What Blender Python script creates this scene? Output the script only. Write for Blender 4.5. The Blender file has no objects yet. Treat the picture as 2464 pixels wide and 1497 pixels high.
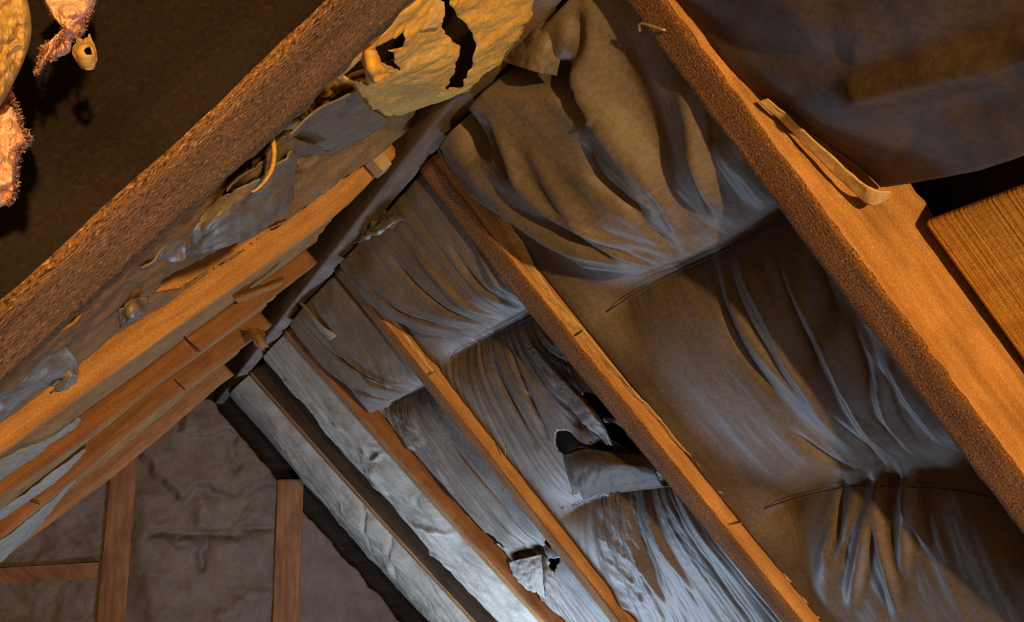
import bpy, math, random
import numpy as np
from mathutils import Matrix, Vector

# ------------------------------------------------------------------ camera
S = 1.5                       # metres per survey unit
ZR = 2.25                     # height of the ridge board's underside
FPX = 1820.325
YAW, PITCH, ROLL = 0.470247, 0.253768, -0.03992
PR, PL = 0.842622, 0.762536   # pitch of the right and left slope
CAM = np.array([-0.247746, 0.0, -0.369004]) * S + np.array([0, 0, ZR])
W, H = 2464, 1497
cyw, syw, cpt, spt = math.cos(YAW), math.sin(YAW), math.cos(PITCH), math.sin(PITCH)
FW = np.array([syw * cpt, cyw * cpt, spt])
R0 = np.array([cyw, -syw, 0.0])
U0 = np.cross(R0, FW)
crl, srl = math.cos(ROLL), math.sin(ROLL)
RT = crl * R0 + srl * U0
UP = -srl * R0 + crl * U0

scene = bpy.context.scene
COL = scene.collection
cd = bpy.data.cameras.new('camera')
cd.sensor_width = 36.0
cd.lens = FPX / W * 36.0
cd.clip_start = 0.01
camo = bpy.data.objects.new('camera', cd)
camo.matrix_world = Matrix(((RT[0], UP[0], -FW[0], CAM[0]), (RT[1], UP[1], -FW[1], CAM[1]),
                            (RT[2], UP[2], -FW[2], CAM[2]), (0, 0, 0, 1)))
COL.objects.link(camo)
scene.camera = camo

# ------------------------------------------------------------------ light
scene.view_settings.view_transform = 'Standard'
scene.view_settings.look = 'None'
scene.view_settings.gamma = 1.0
scene.view_settings.use_curve_mapping = False
scene.view_settings.exposure = 0.72
wd = bpy.data.worlds.new('world')
scene.world = wd
wd.use_nodes = True
wd.node_tree.nodes['Background'].inputs[0].default_value = (0.35, 0.5, 0.8, 1)
wd.node_tree.nodes['Background'].inputs[1].default_value = 0.3


def lamp(name, kind, loc, energy, color, **kw):
    l = bpy.data.lights.new(name, kind)
    l.energy = energy
    l.color = color
    for k, v in kw.items():
        setattr(l, k, v)
    o = bpy.data.objects.new(name, l)
    o.location = loc
    COL.objects.link(o)
    return o


# an assumed warm lamp low behind the camera, and assumed cool daylight from a floating area light, no opening built
lamp('assumed_warm_lamp', 'POINT', (-0.24, -2.0, 1.34), 215.0, (1.0, 0.60, 0.22), shadow_soft_size=0.04)
wl = lamp('assumed_daylight', 'AREA', (0.55, 2.25, 0.68), 18.5, (0.54, 0.74, 1.0), shape='RECTANGLE', size=0.7, size_y=0.5)
wl.rotation_euler = Vector((0.08, 0.15, 1.0)).to_track_quat('-Z', 'Y').to_euler()

el = lamp('cool_fill', 'AREA', (1.25, 0.55, 0.35), 4.5, (0.54, 0.74, 1.0), shape='RECTANGLE', size=0.6, size_y=0.4)  # added cool fill for the shadowed near paper bay, no opening stands here
el.rotation_euler = Vector((-0.35, 0.1, 1.0)).to_track_quat('-Z', 'Y').to_euler()

# ------------------------------------------------------------------ survey helpers
CR_OFF = 0.002291 * S         # offsets of the two rafter planes from the ridge line
CL_OFF = -0.011201 * S
N_R = np.array([-math.sin(PR), 0, -math.cos(PR)])
D_R = np.array([math.cos(PR), 0, -math.sin(PR)])
N_L = np.array([math.sin(PL), 0, -math.cos(PL)])
D_L = np.array([-math.cos(PL), 0, -math.sin(PL)])
O_R = np.array([0, 0, ZR - CR_OFF])
O_L = np.array([0, 0, ZR - CL_OFF])
# the big near beam lies at a steeper slope of its own
TB = math.atan(1.342)
N_B = np.array([math.sin(TB), 0, -math.cos(TB)])
D_B = np.array([-math.cos(TB), 0, -math.sin(TB)])
KB = 1.6
_pb = np.array([0, 0.1875, 0.0245]) - np.array([-0.247746, 0, -0.369004])
O_B = CAM + _pb * KB * S
O_B = np.array([O_B[0], 0, O_B[2]])
PLANES = {'R': (O_R, N_R, D_R), 'L': (O_L, N_L, D_L), 'B': (O_B, N_B, D_B)}


def rays(px, py):
    px = np.asarray(px, float)
    py = np.asarray(py, float)
    return FW + RT * ((px - W / 2) / FPX)[..., None] + UP * ((H / 2 - py) / FPX)[..., None]


def hit(px, py, O, N):
    d = rays(px, py)
    t = ((O - CAM) @ N) / (d @ N)
    return CAM + d * t[..., None]


def to_ab(side, pts, h=0.0):
    """picture points -> (along ridge, down the slope) on the plane of a roof slope, h towards the attic"""
    O, N, D = PLANES[side]
    q = np.asarray(pts, float).reshape(-1, 2)
    P = hit(q[:, 0], q[:, 1], O + N * h, N)
    return np.stack([P[:, 1], (P - O) @ D], 1)


def from_ab(side, a, b, h):
    O, N, D = PLANES[side]
    a, b, h = np.broadcast_arrays(np.asarray(a, float), b, h)
    P = O + b[..., None] * D + h[..., None] * N
    P = P + a[..., None] * np.array([0, 1.0, 0])
    return P


def at_y(px, py, y):
    """picture point -> world point at distance y along the attic"""
    d = rays(px, py)
    t = (np.asarray(y, float) - CAM[1]) / d[..., 1]
    return CAM + d * t[..., None]


def project(P):
    d = P - CAM
    z = d @ FW
    return np.stack([W / 2 + FPX * (d @ RT) / z, H / 2 - FPX * (d @ UP) / z], -1)


# ------------------------------------------------------------------ noise
_rng = np.random.RandomState(7)
_perm = _rng.permutation(256)
_perm = np.concatenate([_perm, _perm, _perm])
_g2 = np.stack([np.cos(np.arange(256) * 2.399), np.sin(np.arange(256) * 2.399)], 1)


def noise2(x, y):
    x = np.asarray(x, float)
    y = np.asarray(y, float)
    x, y = np.broadcast_arrays(x, y)
    xi = np.floor(x).astype(int)
    yi = np.floor(y).astype(int)
    xf = x - xi
    yf = y - yi
    xi &= 255
    yi &= 255
    u = xf * xf * xf * (xf * (xf * 6 - 15) + 10)
    v = yf * yf * yf * (yf * (yf * 6 - 15) + 10)

    def g(ix, iy, fx, fy):
        k = _perm[_perm[ix & 255] + (iy & 255)] & 255
        w = _g2[k]
        return w[..., 0] * fx + w[..., 1] * fy
    a = g(xi, yi, xf, yf)
    b = g(xi + 1, yi, xf - 1, yf)
    c = g(xi, yi + 1, xf, yf - 1)
    d = g(xi + 1, yi + 1, xf - 1, yf - 1)
    return ((a * (1 - u) + b * u) * (1 - v) + (c * (1 - u) + d * u) * v) * 1.5


def fbm(x, y, o=4):
    s = 0
    amp = 1.0
    for i in range(o):
        s = s + amp * noise2(x * 2 ** i + 17.3 * i, y * 2 ** i + 5.1 * i)
        amp *= 0.5
    return s


def ridged(x, y, o=3):
    s = 0
    amp = 1.0
    for i in range(o):
        s = s + amp * (1 - 2 * np.abs(noise2(x * 2 ** i + 9.7 * i, y * 2 ** i + 3.3 * i)))
        amp *= 0.5
    return s / 1.75


def sstep(e0, e1, x):
    t = np.clip((x - e0) / (e1 - e0), 0, 1)
    return t * t * (3 - 2 * t)


def poly_dist(q, pl):
    """distance of points q[n,2] to polyline pl, and the running position 0..1 of the nearest point"""
    pl = np.asarray(pl, float)
    best = np.full(len(q), 1e9)
    pos = np.zeros(len(q))
    seg = np.linalg.norm(np.diff(pl, axis=0), axis=1)
    cum = np.concatenate([[0], np.cumsum(seg)])
    for i in range(len(pl) - 1):
        d = pl[i + 1] - pl[i]
        t = np.clip(((q - pl[i]) @ d) / max(d @ d, 1e-12), 0, 1)
        r = np.linalg.norm(q - pl[i] - t[:, None] * d, axis=1)
        m = r < best
        best[m] = r[m]
        pos[m] = (cum[i] + t[m] * seg[i]) / cum[-1]
    return best, pos


def inside(q, pg):
    pg = np.asarray(pg, float)
    x, y = q[:, 0], q[:, 1]
    c = np.zeros(len(q), bool)
    n = len(pg)
    for i in range(n):
        x1, y1 = pg[i]
        x2, y2 = pg[i - 1]
        m = (y1 > y) != (y2 > y)
        c ^= m & (x < (x2 - x1) * (y - y1) / (y2 - y1 + 1e-15) + x1)
    return c


def signed(q, pg):
    d, _ = poly_dist(q, list(pg) + [pg[0]])
    return np.where(inside(q, pg), d, -d)


def smooth_line(pts, n):
    """Catmull-Rom through points, n samples"""
    p = np.asarray(pts, float)
    if len(p) == 2:
        t = np.linspace(0, 1, n)[:, None]
        return p[0] * (1 - t) + p[1] * t
    p = np.vstack([2 * p[0] - p[1], p, 2 * p[-1] - p[-2]])
    m = len(p) - 3
    out = []
    for s in np.linspace(0, m - 1e-9, n):
        i = int(s)
        t = s - i
        a, b, c, d = p[i:i + 4]
        out.append(0.5 * ((2 * b) + (c - a) * t + (2 * a - 5 * b + 4 * c - d) * t * t + (3 * b - a - 3 * c + d) * t ** 3))
    return np.array(out)


def interp(b, ctrl):
    """a(b) through control points, straight beyond the ends"""
    c = np.asarray(sorted(ctrl, key=lambda r: r[0]), float)
    b = np.asarray(b, float)
    y = np.interp(b, c[:, 0], c[:, 1])
    s0 = (c[1, 1] - c[0, 1]) / (c[1, 0] - c[0, 0]) * 0.3
    s1 = (c[-1, 1] - c[-2, 1]) / (c[-1, 0] - c[-2, 0]) * 0.3
    y = np.where(b < c[0, 0], c[0, 1] + (b - c[0, 0]) * s0, y)
    return np.where(b > c[-1, 0], c[-1, 1] + (b - c[-1, 0]) * s1, y)


# ------------------------------------------------------------------ materials
def new_mat(name):
    m = bpy.data.materials.new(name)
    m.use_nodes = True
    nt = m.node_tree
    b = nt.nodes['Principled BSDF']
    return m, nt, b


def N(nt, kind, **kw):
    n = nt.nodes.new(kind)
    for k, v in kw.items():
        if k.startswith('i_'):
            n.inputs[k[2:].replace('_', ' ')].default_value = v
        else:
            setattr(n, k, v)
    return n


def ramp(nt, stops):
    r = nt.nodes.new('ShaderNodeValToRGB')
    e = r.color_ramp.elements
    while len(e) < len(stops):
        e.new(0.5)
    for k, (p, c) in enumerate(stops):
        e[k].position = p
        e[k].color = (*c, 1) if len(c) == 3 else c
    return r


def mix(nt, fac, a, b, mode='MIX'):
    m = nt.nodes.new('ShaderNodeMix')
    m.data_type = 'RGBA'
    m.blend_type = mode
    L = nt.links.new
    for sock, v in ((m.inputs[0], fac), (m.inputs[6], a), (m.inputs[7], b)):
        if hasattr(v, 'links') or hasattr(v, 'is_linked'):
            L(v, sock)
        elif isinstance(v, (int, float)):
            sock.default_value = v
        else:
            sock.default_value = (*v, 1)
    return m.outputs[2]


def wood(name, dark, light, grain=1.0, rough=0.85, bump=0.35, pits=0.0, saw=0.0, spec=0.12):
    """UV: u metres along the timber, v metres around it"""
    m, nt, b = new_mat(name)
    L = nt.links.new
    uv = N(nt, 'ShaderNodeUVMap')
    mp = N(nt, 'ShaderNodeMapping')
    mp.inputs['Scale'].default_value = (5.0, 60.0 * grain, 1)
    L(uv.outputs[0], mp.inputs[0])
    n1 = N(nt, 'ShaderNodeTexNoise', i_Scale=1.0, i_Detail=6.0, i_Roughness=0.62, i_Distortion=0.6)
    L(mp.outputs[0], n1.inputs['Vector'])
    mp2 = N(nt, 'ShaderNodeMapping')
    mp2.inputs['Scale'].default_value = (7.0, 14.0, 1)
    L(uv.outputs[0], mp2.inputs[0])
    n2 = N(nt, 'ShaderNodeTexNoise', i_Scale=1.0, i_Detail=5.0, i_Roughness=0.6)
    L(mp2.outputs[0], n2.inputs['Vector'])
    r1 = ramp(nt, [(0.3, dark), (0.7, light)])
    L(n1.outputs[0], r1.inputs[0])
    r2 = ramp(nt, [(0.3, (0.62, 0.58, 0.55)), (0.7, (1.15, 1.12, 1.1))])
    L(n2.outputs[0], r2.inputs[0])
    col = mix(nt, 1.0, r1.outputs[0], r2.outputs[0], 'MULTIPLY')
    hsum = n1.outputs[0]
    # fine fibres / pits
    mp3 = N(nt, 'ShaderNodeMapping')
    mp3.inputs['Scale'].default_value = (110.0, 420.0, 1)
    L(uv.outputs[0], mp3.inputs[0])
    n3 = N(nt, 'ShaderNodeTexNoise', i_Scale=1.0, i_Detail=3.0, i_Roughness=0.6)
    L(mp3.outputs[0], n3.inputs['Vector'])
    add = N(nt, 'ShaderNodeMath', operation='MULTIPLY_ADD')
    L(n3.outputs[0], add.inputs[0])
    add.inputs[1].default_value = 0.55
    L(hsum, add.inputs[2])
    hsum = add.outputs[0]
    if pits:
        mp4 = N(nt, 'ShaderNodeMapping')
        mp4.inputs['Scale'].default_value = (330.0, 400.0, 1)
        L(uv.outputs[0], mp4.inputs[0])
        v = N(nt, 'ShaderNodeTexNoise', i_Scale=1.0, i_Detail=2.0, i_Roughness=0.5, i_Distortion=0.4)
        L(mp4.outputs[0], v.inputs['Vector'])
        rp = ramp(nt, [(0.35, (0.22, 0.19, 0.17)), (0.46, (1, 1, 1)), (0.58, (1, 1, 1)), (0.70, (2.8, 2.5, 2.2))])
        L(v.outputs[0], rp.inputs[0])
        col = mix(nt, pits, col, mix(nt, 1.0, col, rp.outputs[0], 'MULTIPLY'))
        a2 = N(nt, 'ShaderNodeMath', operation='MULTIPLY_ADD')
        L(v.outputs[0], a2.inputs[0])
        a2.inputs[1].default_value = 1.2 * pits
        L(hsum, a2.inputs[2])
        hsum = a2.outputs[0]
    if saw:
        mp5 = N(nt, 'ShaderNodeMapping')
        mp5.inputs['Scale'].default_value = (260.0, 3.0, 1)
        L(uv.outputs[0], mp5.inputs[0])
        n5 = N(nt, 'ShaderNodeTexNoise', i_Scale=1.0, i_Detail=2.0, i_Distortion=0.4)
        L(mp5.outputs[0], n5.inputs['Vector'])
        a3 = N(nt, 'ShaderNodeMath', operation='MULTIPLY_ADD')
        L(n5.outputs[0], a3.inputs[0])
        a3.inputs[1].default_value = saw
        L(hsum, a3.inputs[2])
        hsum = a3.outputs[0]
    L(col, b.inputs['Base Color'])
    b.inputs['Roughness'].default_value = rough
    b.inputs['Specular IOR Level'].default_value = spec
    bp = N(nt, 'ShaderNodeBump', i_Strength=bump, i_Distance=0.004)
    L(hsum, bp.inputs['Height'])
    L(bp.outputs[0], b.inputs['Normal'])
    return m


def paper(name, dark, light, rough=0.62, spec=0.3, bump=0.25, streak=(40.0, 8.0), blotch=None, sheen=0.0):
    """coated kraft paper. UV: u metres across the bay, v metres down the slope"""
    m, nt, b = new_mat(name)
    L = nt.links.new
    uv = N(nt, 'ShaderNodeUVMap')
    n1 = N(nt, 'ShaderNodeTexNoise', i_Scale=9.0, i_Detail=6.0, i_Roughness=0.65)
    L(uv.outputs[0], n1.inputs['Vector'])
    n2 = N(nt, 'ShaderNodeTexNoise', i_Scale=160.0, i_Detail=4.0, i_Roughness=0.7)
    L(uv.outputs[0], n2.inputs['Vector'])
    r1 = ramp(nt, [(0.3, dark), (0.7, light)])
    L(n1.outputs[0], r1.inputs[0])
    r2 = ramp(nt, [(0.3, (0.72, 0.70, 0.68)), (0.7, (1.2, 1.2, 1.2))])
    L(n2.outputs[0], r2.inputs[0])
    col = mix(nt, 1.0, r1.outputs[0], r2.outputs[0], 'MULTIPLY')
    if blotch:
        n4 = N(nt, 'ShaderNodeTexNoise', i_Scale=3.0, i_Detail=3.0)
        L(uv.outputs[0], n4.inputs['Vector'])
        r4 = ramp(nt, [(0.52, (0, 0, 0)), (0.7, (1, 1, 1))])
        L(n4.outputs[0], r4.inputs[0])
        col = mix(nt, r4.outputs[0], col, blotch)
    L(col, b.inputs['Base Color'])
    b.inputs['Roughness'].default_value = rough
    b.inputs['Specular IOR Level'].default_value = spec
    b.inputs['Sheen Weight'].default_value = sheen
    mp = N(nt, 'ShaderNodeMapping')
    mp.inputs['Scale'].default_value = (streak[0], streak[1], 1)
    L(uv.outputs[0], mp.inputs[0])
    n3 = N(nt, 'ShaderNodeTexNoise', i_Scale=1.0, i_Detail=5.0, i_Roughness=0.6, i_Distortion=0.5)
    L(mp.outputs[0], n3.inputs['Vector'])
    ad = N(nt, 'ShaderNodeMath', operation='MULTIPLY_ADD')
    L(n2.outputs[0], ad.inputs[0])
    ad.inputs[1].default_value = 0.12
    L(n3.outputs[0], ad.inputs[2])
    bp = N(nt, 'ShaderNodeBump', i_Strength=bump, i_Distance=0.006)
    L(ad.outputs[0], bp.inputs['Height'])
    L(bp.outputs[0], b.inputs['Normal'])
    return m


def plain(name, col, rough=0.6, metal=0.0, noise=0.25, scale=60.0, bump=0.2):
    m, nt, b = new_mat(name)
    L = nt.links.new
    tc = N(nt, 'ShaderNodeTexCoord')
    n1 = N(nt, 'ShaderNodeTexNoise', i_Scale=scale, i_Detail=4.0)
    L(tc.outputs['Object'], n1.inputs['Vector'])
    r = ramp(nt, [(0.3, tuple(c * (1 - noise) for c in col)), (0.7, tuple(min(1, c * (1 + noise)) for c in col))])
    L(n1.outputs[0], r.inputs[0])
    L(r.outputs[0], b.inputs['Base Color'])
    b.inputs['Roughness'].default_value = rough
    b.inputs['Metallic'].default_value = metal
    bp = N(nt, 'ShaderNodeBump', i_Strength=bump, i_Distance=0.003)
    L(n1.outputs[0], bp.inputs['Height'])
    L(bp.outputs[0], b.inputs['Normal'])
    return m


M = {}
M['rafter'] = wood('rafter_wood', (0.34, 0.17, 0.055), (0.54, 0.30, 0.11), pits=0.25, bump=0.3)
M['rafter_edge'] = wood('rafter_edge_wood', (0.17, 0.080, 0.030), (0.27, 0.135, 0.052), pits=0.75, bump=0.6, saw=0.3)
M['rafter_brown'] = wood('brown_rafter_wood', (0.19, 0.088, 0.036), (0.31, 0.155, 0.066), pits=0.25, bump=0.35)
M['rafter_shaded'] = wood('shaded_rafter_wood', (0.022, 0.012, 0.007), (0.045, 0.024, 0.013), bump=0.3)  # shade from the bulging paper painted into rafter E's near face
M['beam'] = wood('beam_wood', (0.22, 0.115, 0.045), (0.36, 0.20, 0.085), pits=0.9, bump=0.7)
M['beam_dark'] = wood('shaded_beam_wood', (0.009, 0.0045, 0.0025), (0.017, 0.0085, 0.0045), pits=0.5, bump=0.12, rough=0.7, grain=0.5, spec=0.15)  # near-black colour puts shade on the beam's near face
M['plank'] = wood('sawn_plank_wood', (0.44, 0.23, 0.045), (0.62, 0.35, 0.075), pits=0.2, bump=0.5, saw=0.9)
M['ridge'] = wood('weathered_wood', (0.12, 0.098, 0.085), (0.19, 0.155, 0.135), pits=0.3, bump=0.3)
M['stud'] = wood('stud_wood', (0.19, 0.085, 0.04), (0.30, 0.15, 0.075), bump=0.3)
M['stud_pale'] = wood('pale_wood', (0.36, 0.27, 0.15), (0.52, 0.41, 0.26), bump=0.2)
M['deck'] = wood('deck_wood', (0.035, 0.022, 0.014), (0.09, 0.055, 0.03), bump=0.4)
M['deck_dark'] = wood('gap_shade_wood', (0.012, 0.009, 0.008), (0.028, 0.021, 0.017), bump=0.3)  # deck wood darkened: the gap's shade is put into the gable wall colour
M['kraft'] = paper('kraft_paper', (0.080, 0.062, 0.047), (0.160, 0.125, 0.096), rough=0.55, spec=0.4)
M['kraft_dark'] = paper('dark_kraft_paper', (0.05, 0.034, 0.024), (0.11, 0.075, 0.05), rough=0.62, spec=0.22, streak=(12, 8))
M['kraft_brown'] = paper('brown_kraft_paper', (0.18, 0.092, 0.032), (0.30, 0.165, 0.062), rough=0.75, spec=0.12)
M['kraft_shiny'] = paper('shiny_kraft_paper', (0.12, 0.095, 0.07), (0.20, 0.175, 0.145), rough=0.45, spec=0.5, streak=(14, 14))
M['kraft_pale'] = paper('pale_kraft_paper', (0.17, 0.15, 0.125), (0.29, 0.265, 0.23), bump=0.5, streak=(25, 14))
M['kraft_gold'] = paper('golden_kraft_paper', (0.50, 0.27, 0.045), (0.76, 0.46, 0.10), bump=0.45, streak=(30, 30), rough=0.6, spec=0.3)
M['kraft_gable'] = paper('gable_kraft_paper', (0.10, 0.07, 0.055), (0.17, 0.12, 0.095), bump=0.3, streak=(14, 14))
M['flange'] = paper('paper_flange', (0.46, 0.29, 0.10), (0.64, 0.44, 0.18), bump=0.3, streak=(30, 30), rough=0.6, spec=0.3)
M['wire'] = plain('rusty_wire', (0.06, 0.04, 0.03), rough=0.5, metal=0.6)
M['nail'] = plain('nail_steel', (0.10, 0.07, 0.05), rough=0.45, metal=0.8)
M['staple'] = plain('brass_staple', (0.6, 0.45, 0.16), rough=0.35, metal=0.7)
M['concrete'] = plain('subfloor', (0.20, 0.16, 0.12), rough=0.9, scale=12)


def fibre_mat():
    m, nt, b = new_mat('pink_fibreglass')
    L = nt.links.new
    tc = N(nt, 'ShaderNodeTexCoord')
    n = N(nt, 'ShaderNodeTexNoise', i_Scale=40.0, i_Detail=7.0, i_Roughness=0.7)
    L(tc.outputs['Object'], n.inputs['Vector'])
    r = ramp(nt, [(0.3, (0.86, 0.42, 0.26)), (0.55, (0.93, 0.58, 0.40)), (0.75, (0.95, 0.74, 0.56))])
    L(n.outputs[0], r.inputs[0])
    L(r.outputs[0], b.inputs['Base Color'])
    b.inputs['Roughness'].default_value = 0.95
    b.inputs['Subsurface Weight'].default_value = 0.25
    b.inputs['Subsurface Radius'].default_value = (0.02, 0.01, 0.006)
    bp = N(nt, 'ShaderNodeBump', i_Strength=0.9, i_Distance=0.006)
    L(n.outputs[0], bp.inputs['Height'])
    L(bp.outputs[0], b.inputs['Normal'])
    return m


M['pink'] = fibre_mat()


# ------------------------------------------------------------------ object helpers
def tag(o, label=None, cat=None, group=None, kind=None):
    if label:
        o['label'] = label
    if cat:
        o['category'] = cat
    if group:
        o['group'] = group
    if kind:
        o['kind'] = kind
    return o


def link_mesh(name, V, faces, mats, parent=None, uvs=None, mat_idx=None, smooth=True):
    """V[n,3] world, faces list/array of index tuples; origin goes to the middle of the bounding box"""
    V = np.asarray(V, float)
    c = (V.min(0) + V.max(0)) / 2
    me = bpy.data.meshes.new(name)
    F = np.asarray(faces) if not isinstance(faces, list) else faces
    if isinstance(F, np.ndarray):
        k = F.shape[1]
        me.vertices.add(len(V))
        me.vertices.foreach_set('co', (V - c).astype(np.float32).ravel())
        me.loops.add(F.size)
        me.loops.foreach_set('vertex_index', F.astype(np.int32).ravel())
        me.polygons.add(len(F))
        me.polygons.foreach_set('loop_start', (np.arange(len(F)) * k).astype(np.int32))
        li = F.ravel()
    else:
        me.from_pydata((V - c).tolist(), [], F)
        li = np.array([i for f in F for i in f])
    for m in (mats if isinstance(mats, (list, tuple)) else [mats]):
        me.materials.append(m)
    if mat_idx is not None:
        me.polygons.foreach_set('material_index', np.asarray(mat_idx, np.int32))
    me.polygons.foreach_set('use_smooth', np.full(len(me.polygons), smooth))
    if uvs is not None:
        ul = me.uv_layers.new(name='UVMap')
        ul.data.foreach_set('uv', np.asarray(uvs, np.float32)[li].ravel())
    me.update(calc_edges=True)
    me.validate()
    o = bpy.data.objects.new(name, me)
    COL.objects.link(o)
    pc = np.zeros(3)
    if parent is not None:
        o.parent = parent
        q = parent
        while q is not None:
            pc = pc + np.array(q.location)
            q = q.parent
    o.location = c - pc
    return o


def empty(name, loc):
    o = bpy.data.objects.new(name, None)
    o.location = loc
    o.empty_display_size = 0.05
    COL.objects.link(o)
    return o


def box(name, lo, hi, mat, parent=None):
    lo = np.array(lo, float)
    hi = np.array(hi, float)
    V = np.array([[x, y, z] for x in (lo[0], hi[0]) for y in (lo[1], hi[1]) for z in (lo[2], hi[2])])
    F = np.array([(0, 1, 3, 2), (4, 6, 7, 5), (0, 4, 5, 1), (2, 3, 7, 6), (0, 2, 6, 4), (1, 5, 7, 3)])
    uv = V[:, [1, 0]] + V[:, [2, 2]]
    return link_mesh(name, V, F, mat, parent, uvs=uv, smooth=False)


def slab(name, corners, n, th, mat, parent=None, uv=None):
    """four corners (world) extruded by -n*th"""
    c = np.asarray(corners, float)
    V = np.vstack([c, c - np.asarray(n) * th])
    F = np.array([(0, 1, 2, 3), (7, 6, 5, 4), (0, 4, 5, 1), (1, 5, 6, 2), (2, 6, 7, 3), (3, 7, 4, 0)])
    if uv is None:
        l1 = np.linalg.norm(c[1] - c[0])
        l2 = np.linalg.norm(c[3] - c[0])
        u4 = np.array([[0, 0], [l1, 0], [l1, l2], [0, l2]])
        uv = np.vstack([u4, u4])
    return link_mesh(name, V, F, mat, parent, uvs=uv, smooth=False)


def thicken(o, t, off=-1.0):
    md = o.modifiers.new('thickness', 'SOLIDIFY')
    md.thickness = t
    md.offset = off
    return o


def grid_faces(nu, nv, keep=None):
    i, j = np.meshgrid(np.arange(nu - 1), np.arange(nv - 1), indexing='ij')
    a = i * nv + j
    F = np.stack([a, a + nv, a + nv + 1, a + 1], -1).reshape(-1, 4)
    if keep is not None:
        F = F[keep.reshape(-1)]
    return F


def grid_obj(name, P, uv, mat, parent=None, keep=None, th=0.0016):
    nu, nv = P.shape[:2]
    F = grid_faces(nu, nv, keep)
    V = P.reshape(-1, 3)
    U_ = uv.reshape(-1, 2)
    if keep is not None:
        used = np.unique(F)
        re = np.full(len(V), -1)
        re[used] = np.arange(len(used))
        F = re[F]
        V = V[used]
        U_ = U_[used]
        # soften the stair-stepped rims of the tears
        E_ = np.sort(np.concatenate([F[:, [0, 1]], F[:, [1, 2]], F[:, [2, 3]], F[:, [3, 0]]]), axis=1)
        Eu, cn = np.unique(E_, axis=0, return_counts=True)
        rim = Eu[cn == 1]
        for _ in range(6):
            acc = np.zeros_like(V)
            ct = np.zeros(len(V))
            for a_, b_ in ((0, 1), (1, 0)):
                np.add.at(acc, rim[:, a_], V[rim[:, b_]])
                np.add.at(ct, rim[:, a_], 1)
            m_ = ct == 2
            V[m_] = 0.5 * V[m_] + 0.5 * acc[m_] / 2
    o = link_mesh(name, V, F, mat, parent, uvs=U_)
    if th:
        thicken(o, th, 0.0)
    return o


def beam(name, far_low, near_low, up, depth, mats, parent=None, seed=0, rough=0.0012, faces_mat=(0, 1, 0, 0), step=0.012, sag=None):
    """a timber from two lines of points (its lower edges) and a vector towards its back.
    faces_mat: material index of underside, near face, back, far face"""
    fl = np.asarray(far_low, float)
    nl = np.asarray(near_low, float)
    L = np.linalg.norm(np.diff((fl + nl) / 2, axis=0), axis=1).sum()
    n = max(8, int(L / step))
    fl = smooth_line(fl, n)
    nl = smooth_line(nl, n)
    up = np.asarray(up, float)
    cu = np.concatenate([[0], np.cumsum(np.linalg.norm(np.diff(fl, axis=0), axis=1))])
    bev = 0.0035
    w = np.linalg.norm(nl - fl, axis=1).mean()

    def seg(k, b=bev, ln=1.0):
        e = min(0.45, b / ln)
        return list(np.linspace(e, 1 - e, k))
    ring = []       # (kind, t) around the section
    ku = 7
    kd = max(5, int(depth / 0.02))
    for t in seg(ku, ln=w):
        ring.append((0, t))
    for t in seg(kd, ln=depth):
        ring.append((1, t))
    for t in seg(3, ln=w):
        ring.append((2, t))
    for t in seg(kd, ln=depth):
        ring.append((3, t))
    m = len(ring)
    P = np.zeros((n, m, 3))
    uv = np.zeros((n, m, 2))
    rs = np.random.RandomState(seed)
    sx = rs.rand() * 50
    wdir = (nl - fl) / np.linalg.norm(nl - fl, axis=1)[:, None]
    acc = 0.0
    for k, (f_, t) in enumerate(ring):
        if f_ == 0:
            p = fl + (nl - fl) * t
            nrm = -up[None]
            v = w * t
        elif f_ == 1:
            p = nl + up * depth * t
            nrm = wdir
            v = w + depth * t
        elif f_ == 2:
            p = nl + up * depth + (fl - nl) * t
            nrm = up[None]
            v = w + depth + w * t
        else:
            p = fl + up * depth * (1 - t)
            nrm = -wdir
            v = 2 * w + depth + depth * t
        edge = 1.0 + 2.2 * (abs(t - 0.5) > 0.44)
        d = 0.55 * rough * edge * fbm(cu * 48 + sx, np.full(n, v * 60 + sx), 3) + 0.0010 * noise2(cu * 4 + sx, np.full(n, f_ * 3.1))
        P[:, k] = p + nrm * d[:, None]
        uv[:, k, 0] = cu
        uv[:, k, 1] = v
    V = P.reshape(-1, 3)
    i, j = np.meshgrid(np.arange(n - 1), np.arange(m), indexing='ij')
    j2 = (j + 1) % m
    F = np.stack([i * m + j, i * m + j2, (i + 1) * m + j2, (i + 1) * m + j], -1).reshape(-1, 4)
    mi = np.array([faces_mat[r[0]] for r in ring])
    mi = np.broadcast_to(mi[None, :], (n - 1, m)).reshape(-1)
    # end caps as quads fans are replaced by one centre vertex each
    c0 = P[0].mean(0)
    c1 = P[-1].mean(0)
    V = np.vstack([V, c0, c1])
    UV = np.vstack([uv.reshape(-1, 2), [cu[0], 0], [cu[-1], 0]])
    a = np.arange(m)
    b = (a + 1) % m
    k0 = n * m
    F0 = np.stack([np.full(m, k0), b, a, a], -1)
    faces = [tuple(f) for f in F.tolist()] + [(k0, int(y), int(x)) for x, y in zip(a, b)] + \
            [(k0 + 1, (n - 1) * m + int(x), (n - 1) * m + int(y)) for x, y in zip(a, b)]
    mi = np.concatenate([mi, np.zeros(2 * m, int)])
    return link_mesh(name, V, faces, mats, parent, uvs=UV, mat_idx=mi)


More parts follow.
